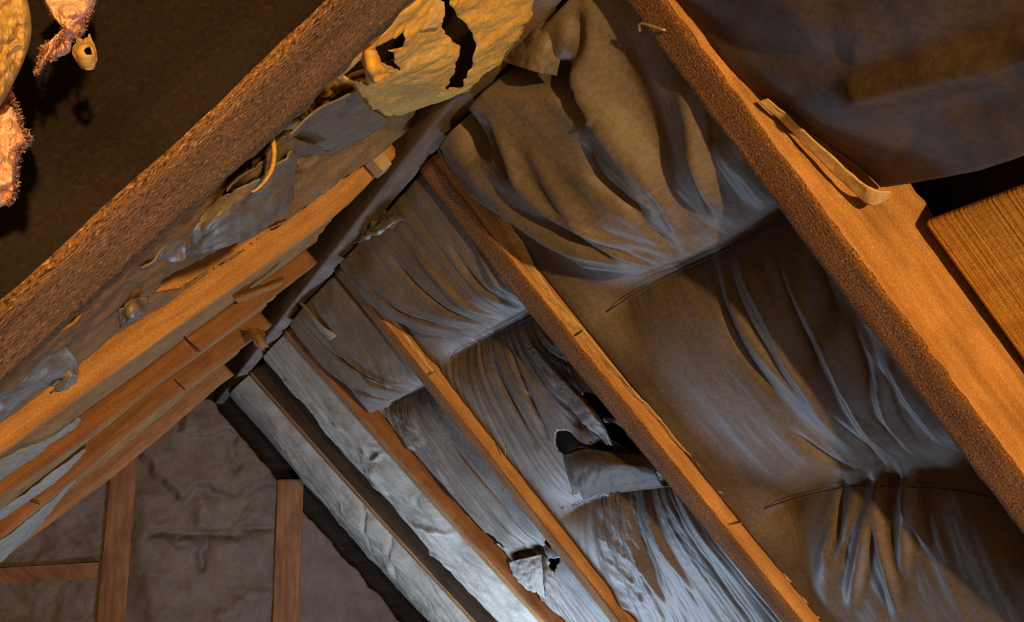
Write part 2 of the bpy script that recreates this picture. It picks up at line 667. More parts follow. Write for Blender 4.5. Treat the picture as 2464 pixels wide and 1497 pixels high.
def tube(name, pts, r, mat, parent=None, n=24, k=7, taper=None):
    p = smooth_line(pts, n)
    t = np.gradient(p, axis=0)
    t /= np.linalg.norm(t, axis=1)[:, None]
    ref = np.array([0.31, 0.52, 0.79])
    a = np.cross(t, ref)
    a /= np.linalg.norm(a, axis=1)[:, None]
    b = np.cross(t, a)
    an = np.linspace(0, 2 * np.pi, k, endpoint=False)
    rr = np.full(n, r) if taper is None else np.linspace(r, r * taper, n)
    P = p[:, None] + rr[:, None, None] * (np.cos(an)[None, :, None] * a[:, None] + np.sin(an)[None, :, None] * b[:, None])
    i, j = np.meshgrid(np.arange(n - 1), np.arange(k), indexing='ij')
    j2 = (j + 1) % k
    F = np.stack([i * k + j, i * k + j2, (i + 1) * k + j2, (i + 1) * k + j], -1).reshape(-1, 4)
    faces = [tuple(f) for f in F.tolist()] + [tuple(range(k))[::-1], tuple((n - 1) * k + q for q in range(k))]
    uv = np.stack(np.broadcast_arrays(np.linspace(0, 1, n)[:, None], an[None] * r), -1).reshape(-1, 2)
    return link_mesh(name, P.reshape(-1, 3), faces, mat, parent, uvs=uv)


# ------------------------------------------------------------------ the setting
Y0, Y1 = -3.2, 4.05
HD = -0.235                   # roof deck lies this far behind the rafters' inner edges
BMAX = 3.7
for nm, sd, lab in (('ceiling', 'R', ''), ('ceiling', 'L', '')):
    c = [from_ab(sd, Y0, -0.25, HD), from_ab(sd, Y1, -0.25, HD), from_ab(sd, Y1, BMAX, HD), from_ab(sd, Y0, BMAX, HD)]
    o = slab(nm, c, PLANES[sd][1], 0.025, M['deck'])
    tag(o, kind='structure')
fl = box('floor', (-3.4, Y0, -0.05), (3.4, Y1 + 0.1, 0.0), M['concrete'])
tag(fl, kind='structure')


def gable(name, y0, y1, window=None, mat='deck'):
    """triangular end wall, with a window opening when asked for"""
    top = ZR + 0.7
    hw = 3.3
    outer = [(-hw, 0.0), (hw, 0.0), (0.0, top)]
    if window is None:
        tri = [outer]
        V = [(x, y, z) for y in (y0, y1) for x, z in outer]
        F = [(0, 1, 2), (5, 4, 3), (0, 3, 4, 1), (1, 4, 5, 2), (2, 5, 3, 0)]
    else:
        x0, x1, z0, z1 = window
        ring = [(x0, z0), (x1, z0), (x1, z1), (x0, z1)]
        pts = outer + ring
        V = [(x, y, z) for y in (y0, y1) for x, z in pts]
        fr = [(0, 1, 4, 3), (1, 2, 5, 4), (2, 6, 5), (2, 0, 3, 6)]
        F = []
        n = len(pts)
        for f in fr:
            F.append(tuple(f))
            F.append(tuple(i + n for i in reversed(f)))
        for a, b in ((3, 4), (4, 5), (5, 6), (6, 3), (0, 1), (1, 2), (2, 0)):
            F.append((a, b, b + n, a + n))
    V = np.array(V, float)
    o = link_mesh(name, V, F, M[mat], uvs=V[:, [0, 2]], smooth=False)
    return tag(o, kind='structure')


gable('wall_back', 3.99, 4.05, mat='deck_dark')
gable('wall_front', Y0 - 0.06, Y0)

# ------------------------------------------------------------------ rafters of the right slope
RAF = {
    'A': dict(far=[(1500, 0), (1563, 95), (1728, 304), (1888, 528), (1960, 620), (2155, 888), (2398, 1206)],
              near=[(1600, 0), (1687, 124), (1886, 385), (2056, 613), (2262, 888), (2365, 1016), (2464, 1144)]),
    'B': dict(far=[(1004, 373), (1106, 551), (1263, 761), (1416, 939), (1720, 1292), (1880, 1497)],
              near=[(1030, 352), (1209, 620), (1420, 865), (1720, 1238)]),
    'C': dict(far=[(795, 653), (952, 840), (1188, 1138), (1258, 1238), (1469, 1497)],
              near=None, w=0.052),
    'D': dict(far=[(662, 798), (780, 915), (898, 1043), (993, 1170), (1296, 1494)], near=None, w=0.05),
    'E': dict(far=[(600, 905), (760, 1085), (900, 1243), (1131, 1494)], near=None, w=0.05),
}
RLAB = {
    'A': 'nearest rough sawn rafter crossing the right side, orange near face, brass staple near its top',
    'B': 'brown rafter with golden paper flange, left of the largest paper bay',
    'C': 'orange rafter left of the paper bay with torn black holes, top end split',
    'D': 'thin reddish rafter right of the pale crumpled paper strip, third from the gable end',
    'E': 'dark slim rafter left of the pale crumpled paper strip, nearest the gable wall',
}


def edge_ctrl(side, pts):
    return [(b, a) for a, b in to_ab(side, pts)]


RA_FAR, RA_NEAR = {}, {}
rafter_obj = {}
for k, r in RAF.items():
    fc = edge_ctrl('R', r['far'])
    RA_FAR[k] = fc
    if r['near'] is not None:
        nc = edge_ctrl('R', r['near'])
    else:
        nc = [(b, a - r['w']) for b, a in fc]
    RA_NEAR[k] = nc
    bs = np.linspace(0.022, 2.2, 40)
    fa, na = interp(bs, fc), interp(bs, nc)
    fa = 0.1 * fa + 0.9 * np.polyval(np.polyfit(bs[bs < 1.3], fa[bs < 1.3], 2), np.minimum(bs, 1.4))
    na = 0.1 * na + 0.9 * np.polyval(np.polyfit(bs[bs < 1.3], na[bs < 1.3], 2), np.minimum(bs, 1.4))
    RA_FAR[k] = list(zip(bs, fa))
    RA_NEAR[k] = list(zip(bs, na))
    fp = from_ab('R', fa, bs, 0.0)
    npnt = from_ab('R', na, bs, 0.0)
    o = beam('rafter', fp, npnt, -N_R, 0.15, [M['rafter_edge'], M['rafter_shaded'] if k == 'E' else M['rafter_brown'] if k == 'D' else M['rafter']], seed=ord(k), rough=0.0014)
    tag(o, RLAB[k], 'rafter', 'rafters of the right slope')
    rafter_obj[k] = o
RA_FAR['F'] = [(0.0, 3.92), (2.2, 3.92)]
RA_NEAR['F'] = [(0.0, 3.86), (2.2, 3.86)]
RA_FAR['0'] = [(0.0, -0.12), (2.2, -0.12)]

# ------------------------------------------------------------------ rafters of the left slope
LAF = {
    '2': dict(far=[(930, 400), (820, 512), (640, 643), (455, 773), (230, 935), (0, 1096)]),
    '3': dict(far=[(741, 653), (600, 760), (416, 900), (200, 1062), (0, 1200)]),
    '4': dict(far=[(638, 798), (400, 975), (200, 1140), (0, 1299)]),
    '5': dict(far=[(551, 914), (534, 924), (400, 1040), (263, 1155), (0, 1352)]),
}
LLAB = {
    '2': 'bright orange rafter of the left slope, topmost thin one, ending beside a pale wood block',
    '3': 'brown left rafter just below the bright orange one, with torn paper along its top',
    '4': 'brown left rafter third below the dark beam, with a nail sticking from it',
    '5': 'lowest left rafter, resting over the gable studs',
}
LA_FAR, LA_NEAR = {}, {}
for k, r in LAF.items():
    q = to_ab('L', r['far'])
    fc = [(b, a) for a, b in q]
    # straighten a little: the slope is seen almost edge-on from here
    c = np.array(fc)
    mean = {'2': 0.748, '3': 1.062, '4': 1.468, '5': 1.93}[k] * S
    lifts = []
    hh = []
    for (px, py) in r['far']:
        P = at_y(np.array(px), np.array(py), mean)
        O, N_, D_ = PLANES['L']
        hh.append(((P - O) @ N_))
        lifts.append(((P - O) @ D_))
    lifts = np.array(lifts)
    hh = np.array(hh)
    o_ = np.argsort(lifts)
    bs = np.linspace(max(0.005, lifts.min() - 0.02), 2.2, 40)
    hb = np.interp(bs, lifts[o_], hh[o_])
    LA_FAR[k] = [(0.0, mean), (2.2, mean)]
    LA_NEAR[k] = [(0.0, mean - 0.026), (2.2, mean - 0.026)]
    LAF[k]['h'] = (lifts[o_], hh[o_])
    fp = from_ab('L', np.full(40, mean), bs, hb)
    npnt = from_ab('L', np.full(40, mean - 0.026), bs, hb)
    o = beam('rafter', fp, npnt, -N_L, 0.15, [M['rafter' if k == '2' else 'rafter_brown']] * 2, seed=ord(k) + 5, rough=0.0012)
    tag(o, LLAB[k], 'rafter', 'rafters of the left slope')
    rafter_obj['L' + k] = o

# ------------------------------------------------------------------ the big near beam
YB, WB = 0.3 * S, 0.05 * KB * S
xs = np.array([-0.62, -0.5, -0.4, -0.3, -0.22, -0.16, -0.12])
zl = 0.0245 + 1.342 * xs
Cs = CAM
Pb = np.stack([xs * 1.0, np.full(7, 0.1875), zl], 1)
far_b = CAM + KB * S * (Pb - np.array([-0.247746, 0, -0.369004]))
# follow the photographed lower edges of the beam on its own plane
fpx = [(1040, -37), (1000, 0), (737, 265), (571, 414), (344, 617), (41, 898), (-260, 1170)]
npx = [(850, -40), (812, 0), (646, 157), (435, 360), (244, 526), (153, 617), (0, 752), (-250, 975)]
ff = hit(np.array(fpx)[:, 0], np.array(fpx)[:, 1], O_B, N_B)
nn = hit(np.array(npx)[:, 0], np.array(npx)[:, 1], O_B, N_B)


def line_in_plane(P, n=30, b0=None, b1=None):
    b = (P - O_B) @ D_B
    o = np.argsort(b)
    bs = np.linspace(b0, b1, n)
    a = interp(bs, list(zip(b[o], P[o][:, 1])))
    return O_B + bs[:, None] * D_B + a[:, None] * np.array([0, 1.0, 0])


b_all = (ff - O_B) @ D_B
b_n = (nn - O_B) @ D_B
B0, B1 = min(b_all.min(), b_n.min()), max(b_all.max(), b_n.max())
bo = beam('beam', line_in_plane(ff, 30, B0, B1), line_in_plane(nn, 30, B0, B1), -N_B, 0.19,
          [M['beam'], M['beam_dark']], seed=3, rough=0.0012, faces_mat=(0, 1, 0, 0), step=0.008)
tag(bo, 'big rough dark brown beam crossing the upper left, its near face almost black', 'beam')

# ------------------------------------------------------------------ ridge board
rb_y = np.linspace(-1.9, 3.92, 30)
rl = np.stack([np.full(30, -0.018), rb_y, np.full(30, ZR - 0.014)], 1)
rr_ = np.stack([np.full(30, 0.020), rb_y, np.full(30, ZR - 0.014)], 1)
o = beam('ridge_board', rl, rr_, np.array([0, 0, 1.0]), 0.14, [M['ridge'], M['ridge']], seed=11, rough=0.0006)
tag(o, 'thin dark grey ridge board running from the torn yellow paper to the gable peak', 'ridge board')


# ------------------------------------------------------------------ paper between the rafters
HEIGHT = {}


def sheet(side, far_line, near_line, b0, b1, hN, hF, bulge, feats=(), holes=(), seed=0, step=0.0038, amp=0.004,
          streak=(22.0, 2.2), mat=None, name='kraft_paper', label=None, group=None, gapN=0.004, gapF=0.004, hfun=None, prof=4.0,
          edge_jag=0.0, parent=None):
    """paper in a bay. near_line: far face of the nearer rafter; far_line: near face of the farther one"""
    nv = int((b1 - b0) / step) + 1
    b = np.linspace(b0, b1, nv)
    aN = interp(b, near_line) + gapN
    aF = interp(b, far_line) - gapF
    nu = int(np.mean(aF - aN) / step) + 1
    u = np.linspace(0, 1, nu)
    A = aN[None] + (aF - aN)[None] * u[:, None]
    B = np.broadcast_to(b[None], A.shape).copy()
    Uu = np.broadcast_to(u[:, None], A.shape)
    h = hN * (1 - Uu) + hF * Uu + bulge * (1 - np.abs(2 * Uu - 1) ** prof)
    if hfun is not None:
        h = h + hfun(A, B, Uu)
    q = np.stack([A.ravel(), B.ravel()], 1)
    wfade = (1 - np.abs(2 * Uu - 1) ** 6)
    h = h + wfade * amp * (0.9 * fbm(A * streak[0] + seed * 7.1, B * streak[1] + seed * 3.3, 4) + 0.7 * fbm(A * 6 + seed, B * 5 + seed * 2, 3))
    for f in feats:
        h = h + f(q, A, B, Uu, seed).reshape(A.shape)
    P = from_ab(side, A, B, h)
    keep = None
    if holes:
        pc = (P[:-1, :-1] + P[1:, 1:] + P[1:, :-1] + P[:-1, 1:]) / 4
        uvp = project(pc.reshape(-1, 3))
        # ragged hole rims
        jit = np.stack([fbm(uvp[:, 0] / 14, uvp[:, 1] / 14, 3), fbm(uvp[:, 1] / 14 + 40, uvp[:, 0] / 14, 3)], 1) * 5
        cut = np.zeros(len(uvp), bool)
        for hp in holes:
            cut |= inside(uvp + jit, hp)
        keep = ~cut
    uv = np.stack([A, B], -1)
    o = grid_obj(name, P, uv, mat or M['kraft'], parent=parent, keep=keep)
    HEIGHT[o.name] = (A, B, h)
    if label:
        tag(o, label, 'insulation paper', group)
    return o


# feature makers: each returns a function adding to the height of a sheet
def crease(side, pts, amp, width, taper=True, h=0.0, sharp=1.0):
    pl = to_ab(side, pts, h)
    pl = smooth_line(pl, max(4, 6 * len(pl)))

    def f(q, A, B, U, seed):
        d, t = poly_dist(q, pl)
        w = np.ones_like(t)
        if taper:
            w = np.clip(np.sin(np.pi * np.clip(t * 0.96 + 0.02, 0, 1)), 0, 1) ** 0.6
        return amp * w * np.exp(-(d / width) ** (2 * sharp))
    return f


def raise_poly(side, pts, amp, edge, h=0.0, inner=None):
    pl = to_ab(side, pts, h)

    def f(q, A, B, U, seed):
        s = signed(q, pl)
        r = amp * sstep(-edge, edge, s)
        if inner:
            r = r + inner[0] * sstep(0, inner[1], s)
        return r
    return f


def wire_pinch(side, pts, depth, wd, lip=0.0, h=0.0, asym=1.0):
    pl = to_ab(side, pts, h)
    pl = smooth_line(pl, 200)
    pl = pl[np.argsort(pl[:, 0])]

    def f(q, A, B, U, seed):
        bw = np.interp(q[:, 0], pl[:, 0], pl[:, 1])
        d = np.abs(q[:, 1] - bw)
        up = q[:, 1] < bw
        ww = np.where(up, wd, wd * asym)
        return -depth * np.exp(-d / ww) * sstep(0.0, 0.16, 1 - U.ravel()) * sstep(0.0, 0.06, U.ravel())
    return f


def fan(side, pts, off, amp, length, freq=34.0, dirn=-1, h=0.0, sd=0.0, spread=1.0):
    """gathers radiating from a wire, dirn -1 up the slope, +1 down the slope"""
    pl = to_ab(side, pts, h)
    c = pl.mean(0)
    wl = np.linalg.norm(pl[-1] - pl[0])

    def f(q, A, B, U, seed):
        cc = np.array([c[0], c[1] - dirn * off])
        dx = q[:, 0] - cc[0]
        dy = (q[:, 1] - cc[1]) * dirn
        th = np.arctan2(dx, np.maximum(dy, 1e-4)) * off * spread
        r = np.hypot(dx, dy) - off
        rr = np.clip(r, 0, None)
        fall = np.exp(-(rr / length) ** 1.3) * sstep(-0.02, 0.10, r) * sstep(0.0, 0.06, dy - off * 0.92) * sstep(0.35, 0.8, dy / np.maximum(np.hypot(dx, dy), 1e-6))
        lat = np.exp(-(np.clip(np.abs(th) - wl * 0.55, 0, None) / (wl * 0.35)) ** 2)
        n1 = ridged(th * freq * 1.2 + sd, rr * 0.35 + sd + 0.31, 2)
        n2 = ridged(th * freq * 3.0 + sd * 2, rr * 0.6 + 3.37 + sd, 2)
        return -amp * (0.9 * np.sign(n1) * np.abs(n1) ** 1.6 + 0.6 * np.sign(n2) * np.abs(n2) ** 1.5) * fall * lat
    return f


def crumple(side, pts, amp, edge, freq=30.0, h=0.0, stretch=0.45, ang=0.3):
    pl = to_ab(side, pts, h)

    def f(q, A, B, U, seed):
        s = signed(q, pl)
        m = sstep(-edge, edge, s)
        x, y = q[:, 0], q[:, 1]
        wx = (x + ang * y) * freq + 0.5 * fbm(x * 5, y * 5, 2)
        wy = (y - ang * x) * freq * stretch + 0.5 * fbm(y * 5 + 5, x * 5, 2)
        return amp * m * (0.6 * ridged(wx * 0.5 + seed, wy * 0.5 + seed * 3, 2) + 0.5 * fbm(wx * 0.6 + seed, wy * 0.6, 2) + 0.25 * ridged(wx * 1.3 + seed, wy * 1.1, 2))
    return f


# ------------------------------------------------------------------ free hanging paper, from surveyed points with their distances
def patch(name, net, nu, nv, mat, amp=0.004, freq=20, seed=0, holes=(), label=None, cat=None, parent=None, jitter=5, th=0.0016, side=None, group=None):
    """net: rows of (px, py, y) -> smooth surface"""
    if side:
        O_, N_, D_ = PLANES[side]
        P = np.array([[hit(np.array(float(x)), np.array(float(y)), O_ + N_ * d, N_) for x, y, d in row] for row in net])
    else:
        P = np.array([[at_y(np.array(float(x)), np.array(float(y)), d) for x, y, d in row] for row in net])
    rows = np.array([smooth_line(r, nv) for r in P])
    G = np.array([smooth_line(rows[:, j], nu) for j in range(nv)]).transpose(1, 0, 2)
    du = np.gradient(G, axis=0)
    dv = np.gradient(G, axis=1)
    n = np.cross(du, dv)
    n /= np.linalg.norm(n, axis=-1)[..., None] + 1e-12
    su = np.concatenate([[0], np.cumsum(np.linalg.norm(np.diff(G, axis=0), axis=-1).mean(1))])
    sv = np.concatenate([[0], np.cumsum(np.linalg.norm(np.diff(G, axis=1), axis=-1).mean(0))])
    A, B = np.meshgrid(su, sv, indexing='ij')
    d = amp * (fbm(A * freq + seed, B * freq + seed * 2, 4) + 0.5 * ridged(A * freq * 1.7 + seed, B * freq * 1.7, 2))
    G = G + n * d[..., None]
    keep = None
    if holes:
        pc = (G[:-1, :-1] + G[1:, 1:] + G[1:, :-1] + G[:-1, 1:]) / 4
        uvp = project(pc.reshape(-1, 3))
        jit = np.stack([fbm(uvp[:, 0] / 18, uvp[:, 1] / 18, 3), fbm(uvp[:, 1] / 18 + 40, uvp[:, 0] / 18, 3)], 1) * jitter
        cut = np.zeros(len(uvp), bool)
        for hp in holes:
            cut |= inside(uvp + jit, hp)
        keep = ~cut
    o = grid_obj(name, G, np.stack([A, B], -1), mat, parent, keep=keep, th=th)
    if label:
        tag(o, label, cat, group)
    return o


BTOP, BBOT = 0.024, 1.62
GR = 'paper bays of the right slope'

# bay between rafters A and B
W1 = [(1372, 808), (1560, 688), (1720, 615), (1880, 530)]
W2 = [(1752, 1258), (1900, 1203), (2050, 1172), (2250, 1175), (2385, 1197)]
s1 = [
    raise_poly('R', [(1062, 296), (1100, 370), (1162, 455), (1283, 545), (1416, 645), (1536, 686), (1690, 640), (1880, 530), (2150, 400),
                     (1900, -200), (1300, -200), (1020, 100)], 0.056, 0.010, h=-0.01, inner=(0.03, 0.12)),
    wire_pinch('R', W1, 0.040, 0.055, h=-0.085),
    wire_pinch('R', W2, 0.042, 0.07, h=-0.085),
    fan('R', [(1540, 690), (1880, 530)], 0.10, 0.010, 0.34, dirn=-1, sd=3.0, freq=20),
    fan('R', [(1740, 600), (1880, 530)], 0.40, 0.009, 0.36, dirn=1, sd=8.0, freq=14),
    fan('R', [(2140, 1180), (2300, 1180)], 0.40, 0.006, 0.30, dirn=-1, sd=5.0, freq=12),
    fan('R', [(1960, 1180), (2385, 1197)], 0.12, 0.010, 0.34, dirn=1, sd=1.0, freq=20),
    crease('R', [(1660, 690), (1760, 870), (1860, 985), (1960, 1105), (2040, 1160)], 0.018, 0.03),
    crease('R', [(1700, 640), (1840, 800), (1950, 960), (2060, 1130)], 0.016, 0.018),
    crease('R', [(1880, 560), (1990, 760), (2090, 950), (2130, 1100)], 0.016, 0.022),
    crease('R', [(1980, 1200), (1990, 1290), (1960, 1400), (1975, 1500)], 0.012, 0.02),
    crease('R', [(2040, 1240), (2036, 1360), (2025, 1500)], 0.016, 0.010),
    crease('R', [(2100, 1230), (2120, 1340), (2140, 1450)], 0.012, 0.010),
    crease('R', [(2200, 1190), (2260, 1290), (2400, 1420), (2500, 1500)], -0.02, 0.02),
    crease('R', [(1190, 265), (1230, 340), (1265, 400)], -0.02, 0.010),
    crease('R', [(1215, 290), (1255, 340), (1300, 430), (1420, 540)], 0.014, 0.014),
    crease('R', [(1300, 330), (1380, 460), (1480, 590), (1560, 660)], 0.012, 0.014),
    crease('R', [(1130, 360), (1230, 470), (1370, 570), (1540, 650)], 0.012, 0.018),
    crease('R', [(1380, 60), (1400, 200), (1490, 330), (1580, 470)], 0.018, 0.02),
    crease('R', [(1430, 20), (1500, 200), (1590, 420), (1640, 600)], -0.018, 0.025),
    crease('R', [(1620, 200), (1680, 400), (1720, 580)], 0.014, 0.014),
    crease('R', [(1700, 350), (1770, 480), (1800, 560)], 0.012, 0.014),
    crease('R', [(1690, 665), (1735, 760), (1800, 870), (1870, 960)], -0.010, 0.008, h=-0.06),
    crease('R', [(1715, 645), (1790, 770), (1870, 880), (1940, 970)], -0.012, 0.009, h=-0.06),
    crease('R', [(1745, 640), (1830, 760), (1900, 880)], 0.010, 0.007, h=-0.06),
    crease('R', [(1800, 600), (1850, 690), (1905, 800), (1945, 890)], -0.014, 0.010, h=-0.06),
    crease('R', [(1905, 600), (1950, 700), (1990, 810)], -0.012, 0.009, h=-0.07),
    crease('R', [(1955, 790), (2010, 920), (2070, 1040), (2150, 1150)], 0.012, 0.010, h=-0.06),
    crease('R', [(2040, 800), (2090, 920), (2120, 1030), (2190, 1150)], 0.010, 0.008, h=-0.06),
    crease('R', [(2090, 860), (2160, 960), (2230, 1080), (2270, 1160)], 0.012, 0.010, h=-0.06),
    crease('R', [(1985, 1000), (2060, 1100), (2100, 1160)], -0.010, 0.008, h=-0.06),
    crease('R', [(1900, 1040), (1990, 1130), (2060, 1168)], -0.008, 0.007, h=-0.06),
    crease('R', [(2085, 1190), (2100, 1260), (2130, 1340), (2175, 1450)], 0.012, 0.008, h=-0.06),
    crease('R', [(2140, 1190), (2170, 1260), (2230, 1330)], 0.008, 0.007, h=-0.06),
    crease('R', [(2010, 1195), (2015, 1280), (2005, 1330)], -0.012, 0.007, h=-0.06),
    crease('R', [(1660, 260), (1690, 380), (1735, 560)], -0.010, 0.008),
    crease('R', [(1640, 330), (1680, 450), (1690, 560)], 0.010, 0.008),
    crease('R', [(1760, 400), (1800, 480), (1820, 560)], -0.012, 0.008),
    crease('R', [(1540, 380), (1590, 500), (1610, 600)], 0.008, 0.007),
    crease('R', [(1480, 440), (1560, 560), (1600, 640)], -0.008, 0.007),
    crease('R', [(1290, 440), (1400, 560), (1520, 650)], -0.010, 0.008),
    crease('R', [(1210, 470), (1330, 560), (1480, 640)], 0.008, 0.008),
    crease('R', [(1440, 560), (1500, 610), (1560, 660)], -0.008, 0.006),
    crease('R', [(1190, 158), (1260, 176), (1350, 184)], -0.05, 0.014, taper=False),
    crease('R', [(1120, 250), (1160, 310), (1195, 370)], -0.05, 0.025),
    crease('R', [(1345, 185), (1400, 240), (1440, 280)], -0.04, 0.012),
    crease('R', [(1395, 215), (1445, 285)], 0.02, 0.010),
    crease('R', [(1376, 30), (1385, 120), (1350, 180)], -0.02, 0.010),
    crease('R', [(1420, 330), (1450, 420), (1560, 520)], -0.014, 0.010),
]
def s1_low(A, B, U):
    return 0.045 * sstep(0.80, 1.05, B) * (1 - U)


SH1 = sheet('R', RA_NEAR['B'], RA_FAR['A'], BTOP, BBOT, -0.100, -0.030, 0.004, s1, seed=1, amp=0.0018, hfun=s1_low,
      label='largest dark brown paper bay with a curved sagging fold, left of the nearest rafter', group=GR)

# bay between rafters B and C
W3 = [(1045, 888), (1130, 835), (1275, 765)]
W4 = [(1375, 1218), (1490, 1185), (1612, 1170)]
s2 = [
    raise_poly('R', [(820, 600), (880, 690), (950, 755), (1040, 805), (1130, 832), (1275, 765), (1420, 720), (1200, 420), (960, 330),
                     (850, 560)], 0.048, 0.010, h=-0.01, inner=(0.02, 0.09)),
    wire_pinch('R', W3, 0.045, 0.05, h=-0.08),
    wire_pinch('R', W4, 0.04, 0.05, h=-0.08),
    fan('R', [(1130, 835), (1275, 765)], 0.07, 0.008, 0.30, dirn=-1, sd=2.0, freq=34),
    fan('R', W3, 0.40, 0.011, 0.50, dirn=1, sd=4.0, freq=28),
    fan('R', [(1440, 1200), (1490, 1185), (1612, 1170)], 0.40, 0.013, 0.60, dirn=1, sd=9.0, freq=30),
    crease('R', [(1280, 800), (1330, 930), (1400, 1040), (1460, 1075)], 0.02, 0.018),
    crease('R', [(960, 620), (1040, 710), (1130, 790)], -0.010, 0.007),
    crease('R', [(1000, 600), (1090, 700), (1170, 790)], 0.008, 0.007),
    crease('R', [(1080, 600), (1140, 690), (1215, 775)], -0.010, 0.008),
    crease('R', [(1130, 590), (1180, 680), (1235, 765)], 0.010, 0.008),
    crease('R', [(880, 640), (960, 720), (1090, 800)], -0.008, 0.007),
    crease('R', [(1180, 860), (1240, 960), (1300, 1060)], -0.012, 0.008, h=-0.06),
    crease('R', [(1215, 840), (1280, 950), (1325, 1040)], -0.012, 0.008, h=-0.06),
    crease('R', [(1470, 1215), (1530, 1330), (1600, 1440)], 0.012, 0.009, h=-0.05),
    crease('R', [(1520, 1205), (1590, 1320), (1660, 1420)], 0.012, 0.009, h=-0.05),
    crease('R', [(1260, 860), (1310, 980), (1350, 1080)], -0.02, 0.02),
    crease('R', [(1440, 1210), (1500, 1330), (1560, 1440)], -0.018, 0.014),
    crease('R', [(1560, 1190), (1650, 1310), (1740, 1420)], -0.018, 0.014),
    crumple('R', [(1390, 1230), (1460, 1240), (1560, 1470), (1480, 1500), (1400, 1300)], 0.012, 0.02, freq=24),
    crumple('R', [(1350, 1080), (1450, 1090), (1600, 1150), (1560, 1180), (1380, 1190)], 0.012, 0.02, freq=20),
]
h2 = [[(1336, 1042), (1352, 1034), (1372, 1040), (1395, 1062), (1420, 1076), (1440, 1062), (1468, 1068), (1484, 1074), (1462, 1090), (1440, 1112),
       (1428, 1092), (1405, 1076), (1378, 1078), (1356, 1098), (1342, 1082)],
      [(1400, 950), (1420, 940), (1450, 960), (1500, 1012), (1470, 1002), (1438, 1008), (1405, 985)],
      [(1404, 1012), (1430, 1006), (1490, 1022), (1545, 1096), (1520, 1086), (1478, 1062), (1440, 1048)]]
SH2 = sheet('R', RA_NEAR['C'], RA_FAR['B'], BTOP, BBOT, -0.082, -0.030, 0.006, s2, h2, seed=2, amp=0.0024,
      label='grey-brown paper bay with two dark torn holes low down, between two orange rafters', group=GR)

# bay between rafters C and D
W5 = [(893, 1008), (950, 970), (1012, 940)]
W6 = [(1222, 1348), (1260, 1330), (1312, 1314)]
s3 = [
    raise_poly('R', [(690, 740), (740, 810), (790, 870), (850, 920), (890, 1000), (950, 970), (1012, 940), (960, 850), (800, 660),
                     (720, 690)], 0.042, 0.010, h=-0.01, inner=(0.012, 0.08)),
    wire_pinch('R', W5, 0.045, 0.045, h=-0.06),
    wire_pinch('R', W6, 0.03, 0.04, h=-0.05),
    fan('R', W5, 0.08, 0.007, 0.30, dirn=-1, sd=12.0, freq=34),
    crease('R', [(740, 760), (830, 850), (960, 930)], -0.012, 0.008),
    crease('R', [(790, 780), (880, 870), (985, 940)], 0.010, 0.008),
    crease('R', [(850, 860), (900, 910), (960, 950)], -0.014, 0.008),
    crease('R', [(860, 920), (900, 950), (935, 975)], -0.014, 0.008),
    crease('R', [(1000, 1010), (1080, 1120), (1170, 1230), (1250, 1310)], -0.014, 0.010, h=-0.03),
    crease('R', [(1020, 990), (1120, 1120), (1220, 1240)], -0.014, 0.009, h=-0.03),
    crease('R', [(1010, 1060), (1090, 1180), (1180, 1270)], 0.010, 0.009, h=-0.03),
    fan('R', W5, 0.60, 0.013, 0.75, dirn=1, sd=14.0, freq=30),
    fan('R', W6, 0.30, 0.010, 0.50, dirn=1, sd=15.0, freq=36),
    crumple('R', [(905, 1010), (960, 1010), (1000, 1080), (970, 1100), (930, 1060)], 0.014, 0.015, freq=30),
    crumple('R', [(1230, 1340), (1290, 1330), (1330, 1500), (1260, 1480)], 0.014, 0.02, freq=30),
]
h3 = [[(1140, 1258), (1160, 1275), (1185, 1290), (1215, 1318), (1190, 1308), (1165, 1292), (1150, 1280)],
      [(1305, 1275), (1330, 1300), (1362, 1330), (1335, 1322), (1312, 1305)],
      [(1318, 1345), (1350, 1340), (1332, 1380)]]
SH3 = sheet('R', RA_NEAR['D'], RA_FAR['C'], BTOP, BBOT, -0.065, -0.05, 0.030, s3, h3, seed=3,
      label='pale blue-grey pleated paper bay torn at the bottom, right of the thin reddish rafter', group=GR)

# bay between rafters D and E
s4 = [
    crumple('R', [(640, 850), (760, 960), (960, 1060), (1320, 1500), (1180, 1500), (940, 1230), (800, 1100)], 0.016, 0.06, freq=11, stretch=0.6, ang=0.7),
    crease('R', [(985, 1240), (1040, 1265), (1100, 1290)], 0.012, 0.012),
    crease('R', [(880, 1070), (900, 1100), (920, 1090)], 0.012, 0.008),
    crease('R', [(1000, 1310), (1060, 1330), (1110, 1380)], 0.012, 0.012),
]
sheet('R', RA_NEAR['E'], RA_FAR['D'], BTOP, BBOT, -0.025, -0.12, 0.075, s4, seed=4, prof=2.2, amp=0.004,
      label='pale crumpled paper strip bulging between two dark thin rafters near the gable', group=GR, mat=M['kraft_pale'])
# bay between rafter E and the gable rafter
s5 = [
    crumple('R', [(640, 930), (800, 1120), (900, 1200), (1100, 1490), (1000, 1480), (760, 1220)], 0.016, 0.05, freq=15, stretch=0.5, ang=0.4),
    crease('R', [(930, 1270), (970, 1360), (1040, 1470)], -0.012, 0.012),
    crease('R', [(850, 1180), (890, 1250), (920, 1330)], -0.010, 0.010),
    fan('R', [(960, 1330), (1080, 1420)], 0.5, 0.008, 0.5, dirn=1, sd=21, freq=24),
]
sheet('R', RA_NEAR['F'], RA_FAR['E'], BTOP, BBOT, -0.03, -0.12, 0.105, s5, seed=5, prof=3.6, amp=0.004, gapF=0.12,
      label='dim grey paper strip beside the gable wall, last bay of the right slope', group=GR, mat=M['kraft_pale'])
